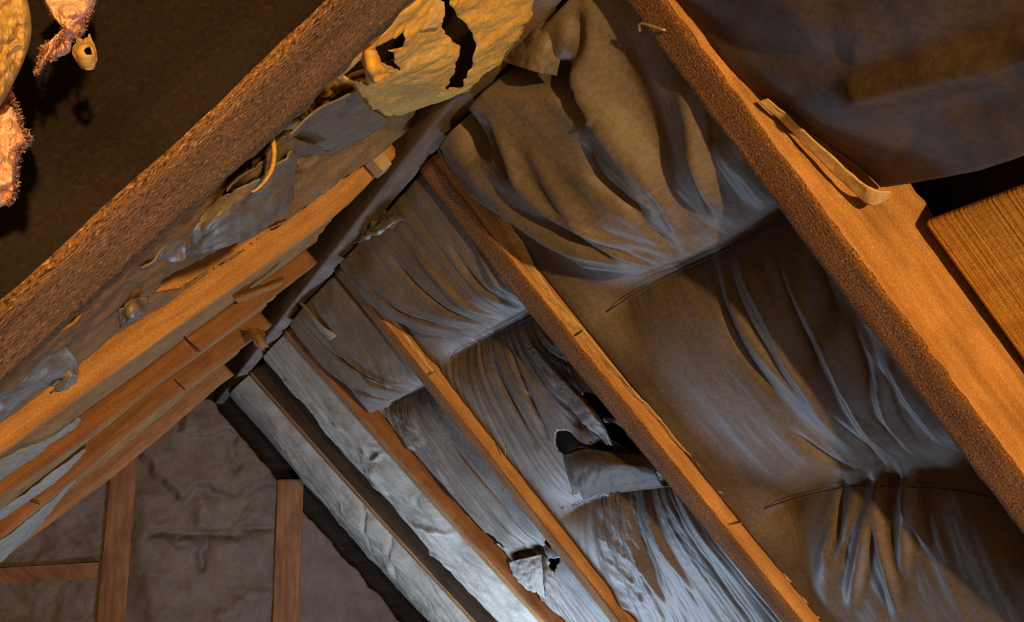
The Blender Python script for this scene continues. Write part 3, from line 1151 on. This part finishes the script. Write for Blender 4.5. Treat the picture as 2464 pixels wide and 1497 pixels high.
# bay nearer than rafter A, upper right
s0 = [
    crease('R', [(2070, 235), (2200, 200), (2340, 165), (2500, 120)], 0.018, 0.016, taper=False),
    crease('R', [(1650, 20), (1850, 110), (2060, 150)], -0.012, 0.03),
    crease('R', [(1880, 260), (1980, 360), (2110, 430)], 0.012, 0.03),
]
S0_END = to_ab('R', [(2140, 500), (2464, 350)], -0.03)

def s0_edge(A, B, U):
    g = np.where(U < 0.66, sstep(0.1, 0.66, U), 1 - (np.clip(U - 0.66, 0, 1) / 0.34) ** 1.7)
    return -0.085 * sstep(0.16, 0.42, B) * U ** 2 + (0.05 + 0.01 * fbm(A * 5, B * 4, 2)) * g


SH0 = sheet('R', RA_NEAR['A'], RA_FAR['0'], BTOP, float(S0_END[:, 1].mean()), -0.03, -0.012, 0.0, s0, seed=6, prof=2.2, amp=0.006, streak=(8, 5), hfun=s0_edge,
      label='smooth brown paper bay sagging in the top right corner, above the sawn plank', group=GR, mat=M['kraft_dark'])

# ------------------------------------------------------------------ sawn plank below the top right paper
p0 = to_ab('R', [(2190, 550), (2464, 440)], -0.105)
bt = float(p0[:, 1].mean())
c = [from_ab('R', 0.484, bt, -0.100), from_ab('R', -0.55, bt, -0.100), from_ab('R', -0.55, bt + 0.42, -0.100), from_ab('R', 0.484, bt + 0.42, -0.100)]
o = slab('sheathing_plank', c, N_R, 0.012, M['plank'])
bv = o.modifiers.new('bevel', 'BEVEL')
bv.width = 0.004
bv.segments = 2
tag(o, 'wide bright orange rough sawn plank at the right edge, below the dark gap', 'plank')

# ------------------------------------------------------------------ left slope paper
GL = 'paper bays of the left slope'


def lsheet(kf, kn, b1, hN, hF, feats, seed, label, amp=0.006, mat=None, near_line=None, b0=0.03, bulge=0.0):
    fl_ = [(0.0, LA_NEAR[kf][0][1]), (2.2, LA_NEAR[kf][0][1])]
    nl_ = near_line or [(0.0, LA_FAR[kn][0][1]), (2.2, LA_FAR[kn][0][1])]
    hb, hv = LAF[kf]['h']

    def hf(A, B, U):
        return np.interp(B, hb, hv)
    return sheet('L', fl_, nl_, b0, b1, hN, hF, bulge, feats, seed=seed, label=label, group=GL, amp=amp, streak=(10, 8), mat=mat, hfun=hf)


t1 = []
for t, yy, dy in ((0.0, 0.46, 0), (0.25, 0.60, 0), (0.5, 0.76, 0), (0.75, 0.92, 0), (1.0, 1.035, 0)):
    up_ = [(1010, 120), (860, 170), (700, 280), (560, 420), (400, 560), (260, 690), (120, 820), (-60, 980)]
    lo_ = [(1000, 292), (880, 395), (760, 480), (620, 575), (470, 680), (300, 795), (130, 925), (-60, 1065)]
    bul = math.sin(math.pi * t) * 0.045
    back = [0.34, 0.34, 0.26, 0.10, 0.02, 0, 0, 0]
    t1.append([(a[0] + (b[0] - a[0]) * t, a[1] + (b[1] - a[1]) * t, yy - bul + k_ * (1 - t) ** 2) for a, b, k_ in zip(up_, lo_, back)])
gap1 = [(702, 516), (620, 556), (540, 590), (450, 640), (395, 668), (372, 705), (430, 692), (500, 655), (560, 615), (640, 562)]
T1 = patch('kraft_paper', t1, 120, 330, M['kraft_brown'], amp=0.005, freq=13, seed=9, holes=[gap1],
           label='brown paper bay with shiny blue-grey torn flaps under the big dark beam', cat='insulation paper', group=GL)
patch('torn_flap', [[(440, 555, 0.56), (520, 490, 0.56), (610, 425, 0.56), (700, 360, 0.56)],
                    [(446, 582, 0.62), (530, 530, 0.56), (620, 470, 0.60), (715, 395, 0.66)],
                    [(442, 608, 0.74), (535, 590, 0.70), (620, 560, 0.76), (690, 500, 0.82)]], 60, 110, M['kraft_shiny'], amp=0.006, freq=10, seed=3, parent=T1)
patch('torn_flap', [[(335, 640, 0.55), (395, 590, 0.55), (452, 540, 0.55)], [(342, 628, 0.60), (400, 612, 0.57), (450, 575, 0.58)],
                    [(348, 622, 0.66), (400, 626, 0.62), (440, 627, 0.62)]], 40, 60, M['kraft_shiny'], amp=0.004, freq=17, seed=8, parent=T1)
patch('torn_flap', [[(545, 460, 0.56), (610, 400, 0.56), (690, 330, 0.56)], [(560, 450, 0.60), (630, 410, 0.58), (735, 345, 0.60)],
                    [(605, 462, 0.66), (680, 384, 0.66), (790, 358, 0.72)]], 40, 70, M['kraft'], amp=0.004, freq=17, seed=18, parent=T1)
patch('torn_flap', [[(285, 745, 0.70), (320, 720, 0.70), (350, 708, 0.72)], [(288, 765, 0.72), (318, 752, 0.70), (345, 735, 0.74)],
                    [(290, 780, 0.76), (312, 776, 0.74), (336, 768, 0.76)]], 24, 30, M['kraft_shiny'], amp=0.004, freq=30, seed=28, parent=T1)
patch('torn_flap', [[(-40, 985, 0.58), (60, 890, 0.58), (150, 820, 0.60)], [(-40, 1010, 0.68), (70, 925, 0.64), (175, 870, 0.68)],
                    [(-40, 1030, 0.78), (70, 945, 0.74), (150, 930, 0.76)]], 50, 60, M['kraft_shiny'], amp=0.005, freq=10, seed=38, parent=T1)
patch('torn_flap', [[(140, 900, 0.70), (165, 884, 0.70), (184, 888, 0.72)], [(150, 915, 0.72), (170, 905, 0.70), (184, 905, 0.72)],
                    [(120, 948, 0.76), (150, 930, 0.74), (180, 915, 0.74)]], 24, 30, M['kraft_pale'], amp=0.003, freq=30, seed=48, parent=T1)
T2 = lsheet('3', '2', 1.2, -0.05, -0.036, [], 32, 'brown paper bay seen edge-on under the bright orange rafter', amp=0.008, mat=M['kraft_brown'])
patch('loose_flap', [[(-60, 1130, 1.32), (60, 1078, 1.34), (140, 1038, 1.38), (192, 1004, 1.43)], [(-60, 1160, 1.38), (60, 1096, 1.39), (140, 1046, 1.41), (192, 1006, 1.44)],
                     [(-60, 1190, 1.47), (60, 1112, 1.46), (140, 1056, 1.46), (193, 1009, 1.46)]], 24, 60, M['kraft_pale'], amp=0.004, freq=22, seed=2, parent=T2)
patch('loose_flap', [[(560, 714, 1.50), (620, 689, 1.50), (682, 666, 1.52)], [(566, 722, 1.49), (625, 698, 1.48), (682, 676, 1.50)],
                     [(572, 728, 1.50), (630, 706, 1.50), (678, 686, 1.51)]], 16, 40, M['kraft_brown'], amp=0.002, freq=22, seed=5, parent=T2)
T3 = lsheet('4', '3', 1.3, -0.06, -0.052, [], 33, 'narrow brown paper bay seen edge-on between two left rafters', amp=0.008, mat=M['kraft_brown'])
patch('loose_flap', [[(-60, 1262, 1.88), (60, 1186, 1.89), (130, 1132, 1.92), (206, 1077, 1.98)], [(-60, 1275, 1.93), (65, 1196, 1.93), (135, 1143, 1.95), (206, 1080, 1.99)],
                     [(-60, 1286, 1.98), (70, 1206, 1.98), (140, 1152, 1.98), (207, 1083, 2.0)]], 16, 60, M['kraft_pale'], amp=0.003, freq=22, seed=12, parent=T3)
T4 = lsheet('5', '4', 1.4, -0.06, -0.052, [], 34, 'lowest narrow paper bay seen edge-on above the gable', amp=0.008, mat=M['kraft_brown'])
patch('loose_flap', [[(-60, 1350, 2.48), (60, 1256, 2.52), (120, 1206, 2.58), (180, 1150, 2.68)], [(-60, 1375, 2.58), (62, 1278, 2.60), (118, 1224, 2.64), (181, 1152, 2.70)],
                     [(-60, 1402, 2.70), (62, 1300, 2.68), (112, 1242, 2.68), (182, 1155, 2.72)]], 20, 60, M['kraft_pale'], amp=0.003, freq=22, seed=22, parent=T4)

# ------------------------------------------------------------------ torn flaps and flanges of the right slope paper
patch('torn_flap', [[(1225, 110, -0.02), (1300, 40, -0.02), (1378, 14, -0.02)], [(1212, 130, -0.005), (1285, 108, 0.012), (1358, 90, -0.005)],
                    [(1207, 147, 0.0), (1275, 168, 0.025), (1340, 182, 0.005)]], 40, 50, M['kraft'], amp=0.004, freq=18, seed=3, parent=SH1, side='R')
patch('torn_flap', [[(1160, 215, -0.03), (1225, 185, -0.02), (1330, 186, -0.02)], [(1166, 236, -0.005), (1245, 226, 0.008), (1334, 220, -0.005)],
                    [(1170, 257, 0.0), (1258, 272, 0.016), (1337, 257, 0.004)]], 36, 50, M['kraft'], amp=0.004, freq=18, seed=6, parent=SH1, side='R')
YRB = 1.026
patch('paper_flange', [[(1072, 328, YRB), (1165, 470, YRB), (1212, 558, YRB), (1298, 690, YRB), (1376, 792, YRB), (1458, 882, YRB), (1598, 1032, YRB), (1718, 1179, YRB), (1830, 1316, YRB), (1960, 1490, YRB)],
                       [(1082, 328, YRB - .012), (1188, 490, YRB - .014), (1250, 572, YRB - .02), (1316, 688, YRB - .012), (1402, 792, YRB - .016), (1482, 890, YRB - .014), (1618, 1045, YRB - .012), (1738, 1185, YRB - .015), (1842, 1318, YRB - .012), (1972, 1488, YRB - .012)]],
      8, 260, M['flange'], amp=0.0035, freq=22, seed=3, parent=SH1)
YRC = 1.612
patch('paper_flange', [[(828, 640, YRC), (880, 712, YRC), (948, 785, YRC), (1040, 900, YRC)], [(846, 632, YRC - .012), (905, 694, YRC - .016), (952, 770, YRC - .010), (1046, 894, YRC - .006)]],
      8, 90, M['flange'], amp=0.004, freq=22, seed=13, parent=SH2)
YRA = 0.492
patch('paper_flange', [[(1826, 246, YRA), (1890, 303, YRA), (1955, 368, YRA - .004), (2030, 440, YRA - .008), (2092, 492, YRA - .012), (2140, 481, YRA - .02)],
                       [(1846, 238, YRA - .008), (1915, 298, YRA - .012), (1985, 362, YRA - .018), (2056, 426, YRA - .024), (2104, 456, YRA - .03), (2144, 461, YRA - .035)]],
      10, 120, M['flange'], amp=0.002, freq=22, seed=23, parent=SH0)
patch('torn_flap', [[(838, 578, -0.01), (890, 545, 0.0), (925, 505, -0.01)], [(850, 586, 0.005), (905, 556, 0.02), (960, 520, 0.01)],
                    [(868, 582, 0.0), (925, 552, 0.01), (988, 524, 0.012)]], 30, 50, M['kraft_shiny'], amp=0.006, freq=26, seed=16, parent=SH2, side='R')
patch('torn_flap', [[(1356, 1094, -0.05), (1410, 1080, -0.045), (1470, 1088, -0.045), (1545, 1096, -0.05)], [(1362, 1130, -0.045), (1425, 1120, -0.028), (1490, 1122, -0.03), (1572, 1130, -0.045)],
                    [(1375, 1170, -0.05), (1440, 1160, -0.038), (1510, 1158, -0.04), (1590, 1160, -0.05)], [(1380, 1205, -0.07), (1445, 1190, -0.07), (1520, 1178, -0.07), (1600, 1168, -0.07)]],
      50, 90, M['kraft_dark'], amp=0.005, freq=8, seed=61, parent=SH2, side='R')
patch('torn_flap', [[(1270, 838, -0.055), (1284, 836, -0.05), (1300, 842, -0.055)], [(1330, 925, -0.04), (1358, 920, -0.03), (1388, 940, -0.04)],
                    [(1396, 1008, -0.04), (1420, 995, -0.025), (1442, 1004, -0.035)], [(1462, 1070, -0.05), (1470, 1068, -0.045), (1478, 1074, -0.05)]],
      90, 30, M['kraft'], amp=0.003, freq=20, seed=63, parent=SH2, side='R')
patch('torn_flap', [[(1225, 1352, -0.035), (1262, 1342, -0.025), (1302, 1334, -0.035)], [(1238, 1390, -0.025), (1275, 1385, -0.010), (1306, 1380, -0.02)],
                    [(1262, 1418, -0.03), (1290, 1426, -0.015), (1312, 1442, -0.03)]], 40, 40, M['kraft_pale'], amp=0.004, freq=26, seed=65, parent=SH3, side='R')
patch('hanging_strip', [[(720, 726, 0.02), (730, 731, 0.02), (739, 737, 0.02)], [(752, 770, 0.03), (763, 773, 0.035), (775, 782, 0.03)],
                        [(786, 822, 0.02), (800, 815, 0.03), (814, 806, 0.02)]], 40, 10, M['kraft_pale'], amp=0.001, freq=20, seed=26, parent=SH3, side='R')

# ------------------------------------------------------------------ torn golden paper at the top
def cp(pts):
    return [(700 + x * 0.4141, y * 0.4141) for x, y in pts]


hole1 = cp([(805, -30), (840, 25), (872, 65), (860, 108), (878, 155), (895, 195), (950, 245), (985, 272), (950, 400), (905, 520), (990, 505),
            (1050, 390), (1075, 262), (1030, 145), (965, 95), (925, 30), (915, -30)])
hole2 = cp([(655, 120), (655, 200), (490, 272), (520, 350), (545, 375), (640, 418), (602, 345), (590, 300), (545, 290), (650, 275), (660, 200)])
hole3 = cp([(412, 335), (296, 440), (455, 497), (432, 400)])
net = [
    [(1400, -90, 0.55), (1230, -80, 0.50), (1070, -50, 0.47), (860, 90, 0.47), (760, 190, 0.52), (650, 280, 0.62)],
    [(1400, -70, 0.64), (1235, -30, 0.56), (1045, 55, 0.52), (890, 180, 0.54), (790, 250, 0.62), (690, 330, 0.74)],
    [(1395, -45, 0.76), (1250, 70, 0.66), (1070, 170, 0.63), (930, 225, 0.66), (830, 275, 0.74), (730, 345, 0.86)],
    [(1350, -10, 0.88), (1235, 125, 0.80), (1100, 222, 0.78), (990, 255, 0.80), (880, 300, 0.86), (790, 360, 0.96)],
    [(1335, 10, 1.02), (1215, 135, 0.96), (1065, 240, 0.94), (970, 272, 0.94), (880, 315, 0.98), (800, 368, 1.06)],
]
GOLD = patch('golden_paper', net, 190, 190, M['kraft_gold'], amp=0.004, freq=16, seed=4, holes=[hole1, hole2, hole3],
      label='torn golden yellow paper hanging under the ridge at the top', cat='insulation paper')

patch('torn_flap', [[(696, 322, 0.56), (765, 258, 0.55), (855, 215, 0.56)], [(745, 350, 0.70), (805, 300, 0.66), (890, 258, 0.70)],
                    [(800, 366, 0.86), (862, 334, 0.84), (940, 290, 0.86)]], 50, 60, M['kraft_shiny'], amp=0.003, freq=9, seed=58, parent=GOLD)  # grey overlay painting shade onto the golden paper's lower left end, not a tear

patch('torn_flap', [[(1012, -20, 0.50), (1036, -10, 0.49), (1058, 4, 0.50)], [(1000, 30, 0.52), (1032, 36, 0.50), (1064, 44, 0.51)],
                    [(984, 70, 0.53), (1020, 72, 0.51), (1062, 62, 0.52)]], 30, 30, M['flange'], amp=0.003, freq=30, seed=71, parent=GOLD)
patch('torn_flap', [[(878, 118, 0.50), (890, 122, 0.49), (904, 134, 0.50)], [(872, 160, 0.51), (892, 166, 0.495), (914, 160, 0.50)],
                    [(886, 200, 0.53), (908, 196, 0.51), (950, 170, 0.52)]], 30, 24, M['kraft_gold'], amp=0.003, freq=30, seed=73, parent=GOLD)

# ------------------------------------------------------------------ wires that hold the paper
def wire(side, pts, sh, label, r=0.0009):
    A, B, Hh = HEIGHT[sh.name]
    bs = B[0]
    p_ = np.array(pts, float)
    p_ = np.vstack([p_[0] + (p_[0] - p_[1]) * 0.22, p_, p_[-1] + (p_[-1] - p_[-2]) * 0.1])
    px = smooth_line(p_, 28)
    h = np.full(28, -0.07)
    for _ in range(5):
        q = to_ab(side, px[:, :], 0.0)
        q = np.array([to_ab(side, px[k:k + 1], h[k])[0] for k in range(28)])
        for k in range(28):
            jb = int(np.clip(np.searchsorted(bs, q[k, 1]), 0, len(bs) - 1))
            hk = np.interp(q[k, 0], A[:, jb], Hh[:, jb])
            h[k] = 0.5 * h[k] + 0.5 * (hk + 0.0035)
    h = np.convolve(np.pad(h, 4, mode='edge'), np.ones(9) / 9, 'valid') + 0.001
    q = np.array([to_ab(side, px[k:k + 1], h[k])[0] for k in range(28)])
    P = from_ab(side, q[:, 0], q[:, 1], h)
    o = tube('support_wire', P, r, M['wire'], n=60)
    return tag(o, label, 'wire', 'wires across the paper bays')


wire('R', W1, SH1, 'thin wire pinching the largest paper bay below its sagging fold')
wire('R', W2, SH1, 'thin curved wire across the lower right of the largest paper bay')
wire('R', W3, SH2, 'dark wire across the torn grey-brown paper bay, above its holes')
wire('R', W4, SH2, 'dark wire under the torn holes of the grey-brown paper bay')
wire('R', W5, SH3, 'dark wire pinching the pale pleated paper bay beside the thin reddish rafter')
wire('R', W6, SH3, 'short wire at the bottom tear of the pale pleated paper bay')

# ------------------------------------------------------------------ gable wall: studs and paper
YG = 2.62 * S


def gp(px, py, y=YG):
    return at_y(np.array(float(px)), np.array(float(py)), y)


def stud(pxl, pxr, label, y=YG, ext=1200):
    (xa, ya), (xb, yb) = pxl
    (xc, yc), (xd, yd) = pxr
    a, b = gp(xa, ya, y), gp(xb, yb, y)
    c_, d = gp(xc, yc, y), gp(xd, yd, y)
    x0, x1 = (a[0] + b[0]) / 2, (c_[0] + d[0]) / 2
    ztop = max(a[2], c_[2]) + 0.05
    zs = np.linspace(0.0, ztop, 20)
    # underside line = left edge ring, viewed face = near face
    f = np.stack([np.full(20, x0), np.full(20, y), zs], 1)
    n = np.stack([np.full(20, x1), np.full(20, y), zs], 1)
    f[:, 0] -= 0.008
    n[:, 0] += 0.008
    f[:, 1] -= 0.012
    n[:, 1] -= 0.012
    o = beam('wall_stud', f, n, np.array([0, 1.0, 0]), 0.06, [M['stud'], M['stud']], seed=int(x0 * 100) % 50, rough=0.0008)
    return tag(o, label, 'stud')


stud([(257, 1170), (247, 1494)], [(325, 1115), (297, 1494)], 'left upright reddish brown stud of the gable wall')
stud([(674, 1179), (656, 1494)], [(724, 1215), (716, 1494)], 'right upright reddish brown stud of the gable wall')
a, b = gp(60, 1355), gp(238, 1352)
c_, d = gp(60, 1392), gp(238, 1390)
o = box('wall_block', (a[0] - 0.2, YG - 0.03, d[2]), (b[0], YG + 0.03, b[2]), M['stud'])
tag(o, 'short horizontal wood block left of the left gable stud', 'block')


def wall_sheet(x0, x1, z0, z1, seed, label, bulge=0.03, amp=0.008, y=YG + 0.02, mat=None, feats=None):
    nx, nz = int((x1 - x0) / 0.006), int((z1 - z0) / 0.006)
    X, Z = np.meshgrid(np.linspace(x0, x1, nx), np.linspace(z0, z1, nz), indexing='ij')
    u = (X - x0) / (x1 - x0)
    d = bulge * (1 - np.abs(2 * u - 1) ** 3) + amp * (fbm(X * 7 + seed, Z * 7, 4) + 0.8 * ridged(X * 5 + seed, Z * 5 + 4, 3))
    if feats is not None:
        d = d + feats(X, Z)
    Y = y - d
    # keep what lies under the two roof slopes
    P = np.stack([X, Y, Z], -1)
    hl = (P - O_L) @ N_L
    hr = (P - O_R) @ N_R
    ok = (hl > -0.06) & (hr > 0.03 + 0.012 * fbm(Z * 9 + seed, X * 9, 3))
    k = ok[:-1, :-1] & ok[1:, 1:]
    o = grid_obj('gable_paper', P, np.stack([X, Z], -1), mat or M['kraft_gable'], keep=k)
    return tag(o, label, 'insulation paper', 'papers of the gable wall')


sx1 = (gp(325, 1115)[0] + gp(297, 1494)[0]) / 2
sx2 = (gp(674, 1179)[0] + gp(656, 1494)[0]) / 2
sx3 = (gp(724, 1215)[0] + gp(716, 1494)[0]) / 2
sx0 = (gp(257, 1170)[0] + gp(247, 1494)[0]) / 2
def gfeat(X, Z):
    q = np.stack([X.ravel(), Z.ravel()], 1)
    q = q + 0.022 * np.stack([fbm(q[:, 0] * 9, q[:, 1] * 9, 3), fbm(q[:, 1] * 9 + 7, q[:, 0] * 9, 3)], 1)

    def g2(pts):
        return [tuple(gp(x, y)[[0, 2]]) for x, y in pts]
    d = 0.045 * sstep(-0.012, 0.03, signed(q, g2([(318, 1040), (335, 1112), (385, 1160), (440, 1208), (478, 1172), (525, 1190), (560, 1206), (645, 1148), (700, 1100), (560, 900), (480, 900)])))
    d = d + 0.03 * sstep(-0.01, 0.02, signed(q, g2([(425, 1046), (575, 1050), (570, 980), (520, 930), (440, 980)])))
    for pl, a, w in (([(375, 1284), (440, 1288), (495, 1290), (560, 1288), (640, 1270)], -0.02, 0.016), ([(492, 1296), (488, 1240), (480, 1190)], 0.015, 0.02),
                     ([(495, 1290), (490, 1340), (492, 1360)], -0.02, 0.012), ([(340, 1200), (360, 1270), (420, 1320)], 0.02, 0.03),
                     ([(640, 1180), (600, 1260), (560, 1300)], 0.018, 0.03), ([(330, 1300), (360, 1400), (380, 1500)], 0.02, 0.03),
                     ([(560, 1060), (562, 1130)], -0.012, 0.012), ([(650, 1420), (590, 1440), (540, 1490)], 0.015, 0.02)):
        dd, _ = poly_dist(q, smooth_line(g2(pl), 20))
        d = d + 1.3 * a * np.exp(-(dd / (1.8 * w)) ** 2)
    return d.reshape(X.shape)


wall_sheet(sx1 + 0.003, sx2 - 0.003, 0.9, 2.25, 3, 'wrinkled brown paper between the two gable studs', amp=0.006, feats=gfeat)
wall_sheet(sx3 + 0.003, sx3 + 0.75, 0.9, 2.0, 8, 'smooth brown paper right of the right gable stud', bulge=0.015, amp=0.004)
wall_sheet(sx0 - 0.75, sx0 - 0.003, 0.9, 2.1, 12, 'crumpled dark brown paper left of the left gable stud', bulge=0.01, amp=0.014)

# ------------------------------------------------------------------ pink insulation and paper at the top left
def lump(name, pts, y, thick, mat, seed, amp=0.01, parent=None, fr=28):
    """a soft body from an outline in the picture at distance y: inflated on both sides"""
    pg = np.array(pts, float)
    c = pg.mean(0)
    n, rings = 160, 44
    out = smooth_line(np.vstack([pg, pg[:1]]), n + 1)[:n]
    V, F = [], []
    depth = y
    for s in (1, -1):
        for r in range(rings + 1):
            t = r / rings
            ring = c + (out - c) * (math.sin(t * math.pi / 2))
            hgt = math.cos(t * math.pi / 2) * thick
            nse = amp * (fbm(ring[:, 0] / 60 * fr / 28 + seed, ring[:, 1] / 60 * fr / 28 + s * 3, 4))
            P = at_y(ring[:, 0], ring[:, 1], depth - s * (hgt + nse * (0.3 + 0.7 * (1 - t))))
            V.append(P)
    V = np.array(V).reshape(-1, 3)
    k = rings + 1
    for si in range(2):
        for r in range(rings):
            for j in range(n):
                a = (si * k + r) * n + j
                b = (si * k + r) * n + (j + 1) % n
                q = (a, b, b + n, a + n)
                F.append(q if si == 0 else q[::-1])
    # join the two rims
    ra, rb = rings * n, (k + rings) * n
    for j in range(n):
        F.append((ra + j, ra + (j + 1) % n, rb + (j + 1) % n, rb + j))
    uv = np.stack([V[:, 0], V[:, 2]], 1)
    return link_mesh(name, V, F, mat, parent, uvs=uv)


YI = 0.19 * S
BATT1 = o = lump('insulation_batt', [(-80, 240), (20, 215), (40, 260), (58, 310), (72, 335), (48, 368), (40, 420), (38, 460), (20, 490), (-80, 500)],
         YI, 0.03, M['pink'], 2, amp=0.012)
tag(o, 'pink fluffy insulation bulging at the left edge below the golden paper', 'insulation')
BATT2 = o = lump('insulation_batt', [(85, -40), (160, -60), (235, -40), (225, 20), (205, 50), (200, 80), (175, 95), (168, 125), (135, 140), (115, 145),
                             (85, 180), (98, 120), (130, 100), (146, 80), (150, 55), (120, 35)], YI, 0.02, M['pink'], 7, amp=0.010)
tag(o, 'torn pink insulation scrap hanging at the top left against the dark beam', 'insulation')
o = lump('batt_facing', [(-80, -60), (40, -60), (66, 0), (76, 75), (60, 140), (40, 185), (0, 255), (-80, 330)], YI - 0.03, 0.012, M['flange'], 5, amp=0.006)
tag(o, 'golden brown paper flap at the top left corner over pink insulation', 'insulation paper')


patch('torn_facing', [[(190, 92, 0.262), (203, 94, 0.258), (214, 86, 0.262)], [(184, 118, 0.262), (204, 116, 0.255), (226, 110, 0.258)],
                      [(188, 140, 0.263), (206, 148, 0.258), (229, 146, 0.260)], [(204, 164, 0.264), (212, 163, 0.261), (224, 160, 0.263)]],
      40, 34, M['flange'], amp=0.0018, freq=70, seed=4, parent=BATT2, holes=[[(200, 118), (219, 112), (224, 130), (206, 136)]], jitter=2, th=0.0008)


# hair of the pink insulation
def fuzz(parent, pts, y, n, ln, seed):
    rs = np.random.RandomState(seed)
    out = smooth_line(np.array(pts, float), 400)
    tn = np.gradient(out, axis=0)
    nr = np.stack([tn[:, 1], -tn[:, 0]], 1)
    nr /= np.linalg.norm(nr, axis=1)[:, None]
    V, F = [], []
    for i in range(n):
        k = rs.randint(0, 400)
        a = out[k] - nr[k] * rs.uniform(2, 12) * 1.0
        d = nr[k] * rs.uniform(0.4, 1.0) + rs.normal(0, 0.55, 2)
        L_ = ln * rs.uniform(0.4, 1.0)
        bnd = rs.normal(0, 0.35, 2)
        p = np.array([a, a + d * L_ * 0.5, a + (d + bnd) * L_])
        yy = y + rs.uniform(-0.02, 0.02)
        P = smooth_line(at_y(p[:, 0], p[:, 1], np.array([yy, yy + rs.normal(0, .004), yy + rs.normal(0, .006)])), 5)
        b0 = len(V)
        r = 0.00016
        for q in P:
            for an in (0, 2.09, 4.19):
                V.append(q + r * (math.cos(an) * RT + math.sin(an) * UP))
        for m in range(4):
            for c in range(3):
                c2 = (c + 1) % 3
                F.append((b0 + m * 3 + c, b0 + m * 3 + c2, b0 + m * 3 + 3 + c2, b0 + m * 3 + 3 + c))
    o = link_mesh('fibres', np.array(V), F, M['pink'], parent)
    return tag(o, kind='stuff')


fuzz(BATT1, [(22, 215), (42, 262), (60, 312), (74, 336), (50, 370), (42, 420), (40, 462), (22, 492)], YI, 1500, 8, 1)
fuzz(BATT2, [(235, -20), (222, 25), (200, 80), (172, 98), (135, 142), (112, 148), (84, 182), (96, 120), (130, 98), (148, 80), (150, 52), (118, 32)], YI, 1000, 8, 2)

# ------------------------------------------------------------------ small scraps at the ridge
o = patch('paper_scrap', [[(1056, 244, 0.98), (1072, 240, 0.97), (1088, 238, 0.98)], [(1062, 268, 0.98), (1078, 268, 0.96), (1093, 266, 0.98)], [(1070, 284, 0.99), (1086, 292, 0.97), (1104, 291, 0.99)]],
          20, 14, M['kraft_gold'], amp=0.002, freq=30, seed=2, label='small tan paper scrap below the golden paper at the ridge', cat='paper scrap')
o = patch('paper_scrap', [[(596, 788, 1.95), (614, 792, 1.94), (634, 796, 1.95)], [(606, 812, 1.95), (624, 814, 1.93), (640, 814, 1.95)], [(614, 832, 1.96), (630, 836, 1.95), (648, 836, 1.96)]],
          20, 14, M['kraft_brown'], amp=0.003, freq=30, seed=7, label='small pinkish paper scrap hanging low on the grey ridge board', cat='paper scrap')


def strand(pts, y, r, mat, label, taper=None):
    P = np.array([at_y(np.array(float(a)), np.array(float(b)), y) for a, b in pts])
    return tag(tube('paper_strand', P, r, mat, n=30, taper=taper), label, 'paper strand')


strand([(656, 335), (660, 365), (656, 400), (645, 425), (622, 452), (606, 462)], 0.52, 0.0020, M['kraft_gold'], 'curled golden paper strand hanging from the big dark beam', taper=0.4)
strand([(1068, 296), (1078, 330), (1076, 360), (1082, 382)], 1.0, 0.0016, M['flange'], 'short tan paper strand hanging beside the ridge board, just under the tan scrap')
strand([(1050, 350), (1062, 380), (1072, 400), (1082, 418)], 1.02, 0.0022, M['flange'], 'tan paper strand along the top end of the large brown rafter')
c = np.array([at_y(np.array(float(a)), np.array(float(b)), 1.05) for a, b in [(889, 376), (911, 350), (943, 394), (921, 412)]])
nrm = np.cross(c[1] - c[0], c[3] - c[0])
nrm /= np.linalg.norm(nrm)
if nrm[1] > 0:
    nrm = -nrm
o = slab('wood_block', c, nrm, 0.03, M['stud_pale'])
tag(o, 'small pale wood block at the top end of the bright orange left rafter', 'wood block')

# ------------------------------------------------------------------ nails and the staple, parts of their rafters
def nail(parent, p0, p1, y0, y1, r=0.0013, mat='nail', name='nail'):
    P = np.array([at_y(np.array(float(p0[0])), np.array(float(p0[1])), y0), at_y(np.array(float(p1[0])), np.array(float(p1[1])), y1)])
    return tube(name, P, r, M[mat], parent, n=6)


nail(rafter_obj['L3'], (440, 808), (482, 846), 1.545, 1.50)
nail(rafter_obj['L4'], (420, 914), (446, 938), 2.15, 2.10)
nail(rafter_obj['L4'], (62, 1200), (96, 1214), 2.15, 2.10)
nail(rafter_obj['C'], (1032, 902), (1047, 894), 1.60, 1.57)
nail(rafter_obj['B'], (1742, 1264), (1792, 1256), 1.03, 1.01)
nail(rafter_obj['B'], (1376, 812), (1402, 796), 1.03, 1.01)
nail(rafter_obj['C'], (1217, 1072), (1217, 1098), 1.55, 1.59)
stp = np.array([hit(np.array(float(a)), np.array(float(b)), O_R + N_R * h, N_R) for a, b, h in ((1598, 73, -0.002), (1596, 71, 0.005), (1542, 56, 0.005), (1540, 74, -0.004))])
o = tube('staple', stp, 0.0014, M['staple'], rafter_obj['A'], n=24)
o['label'] = 'brass staple'
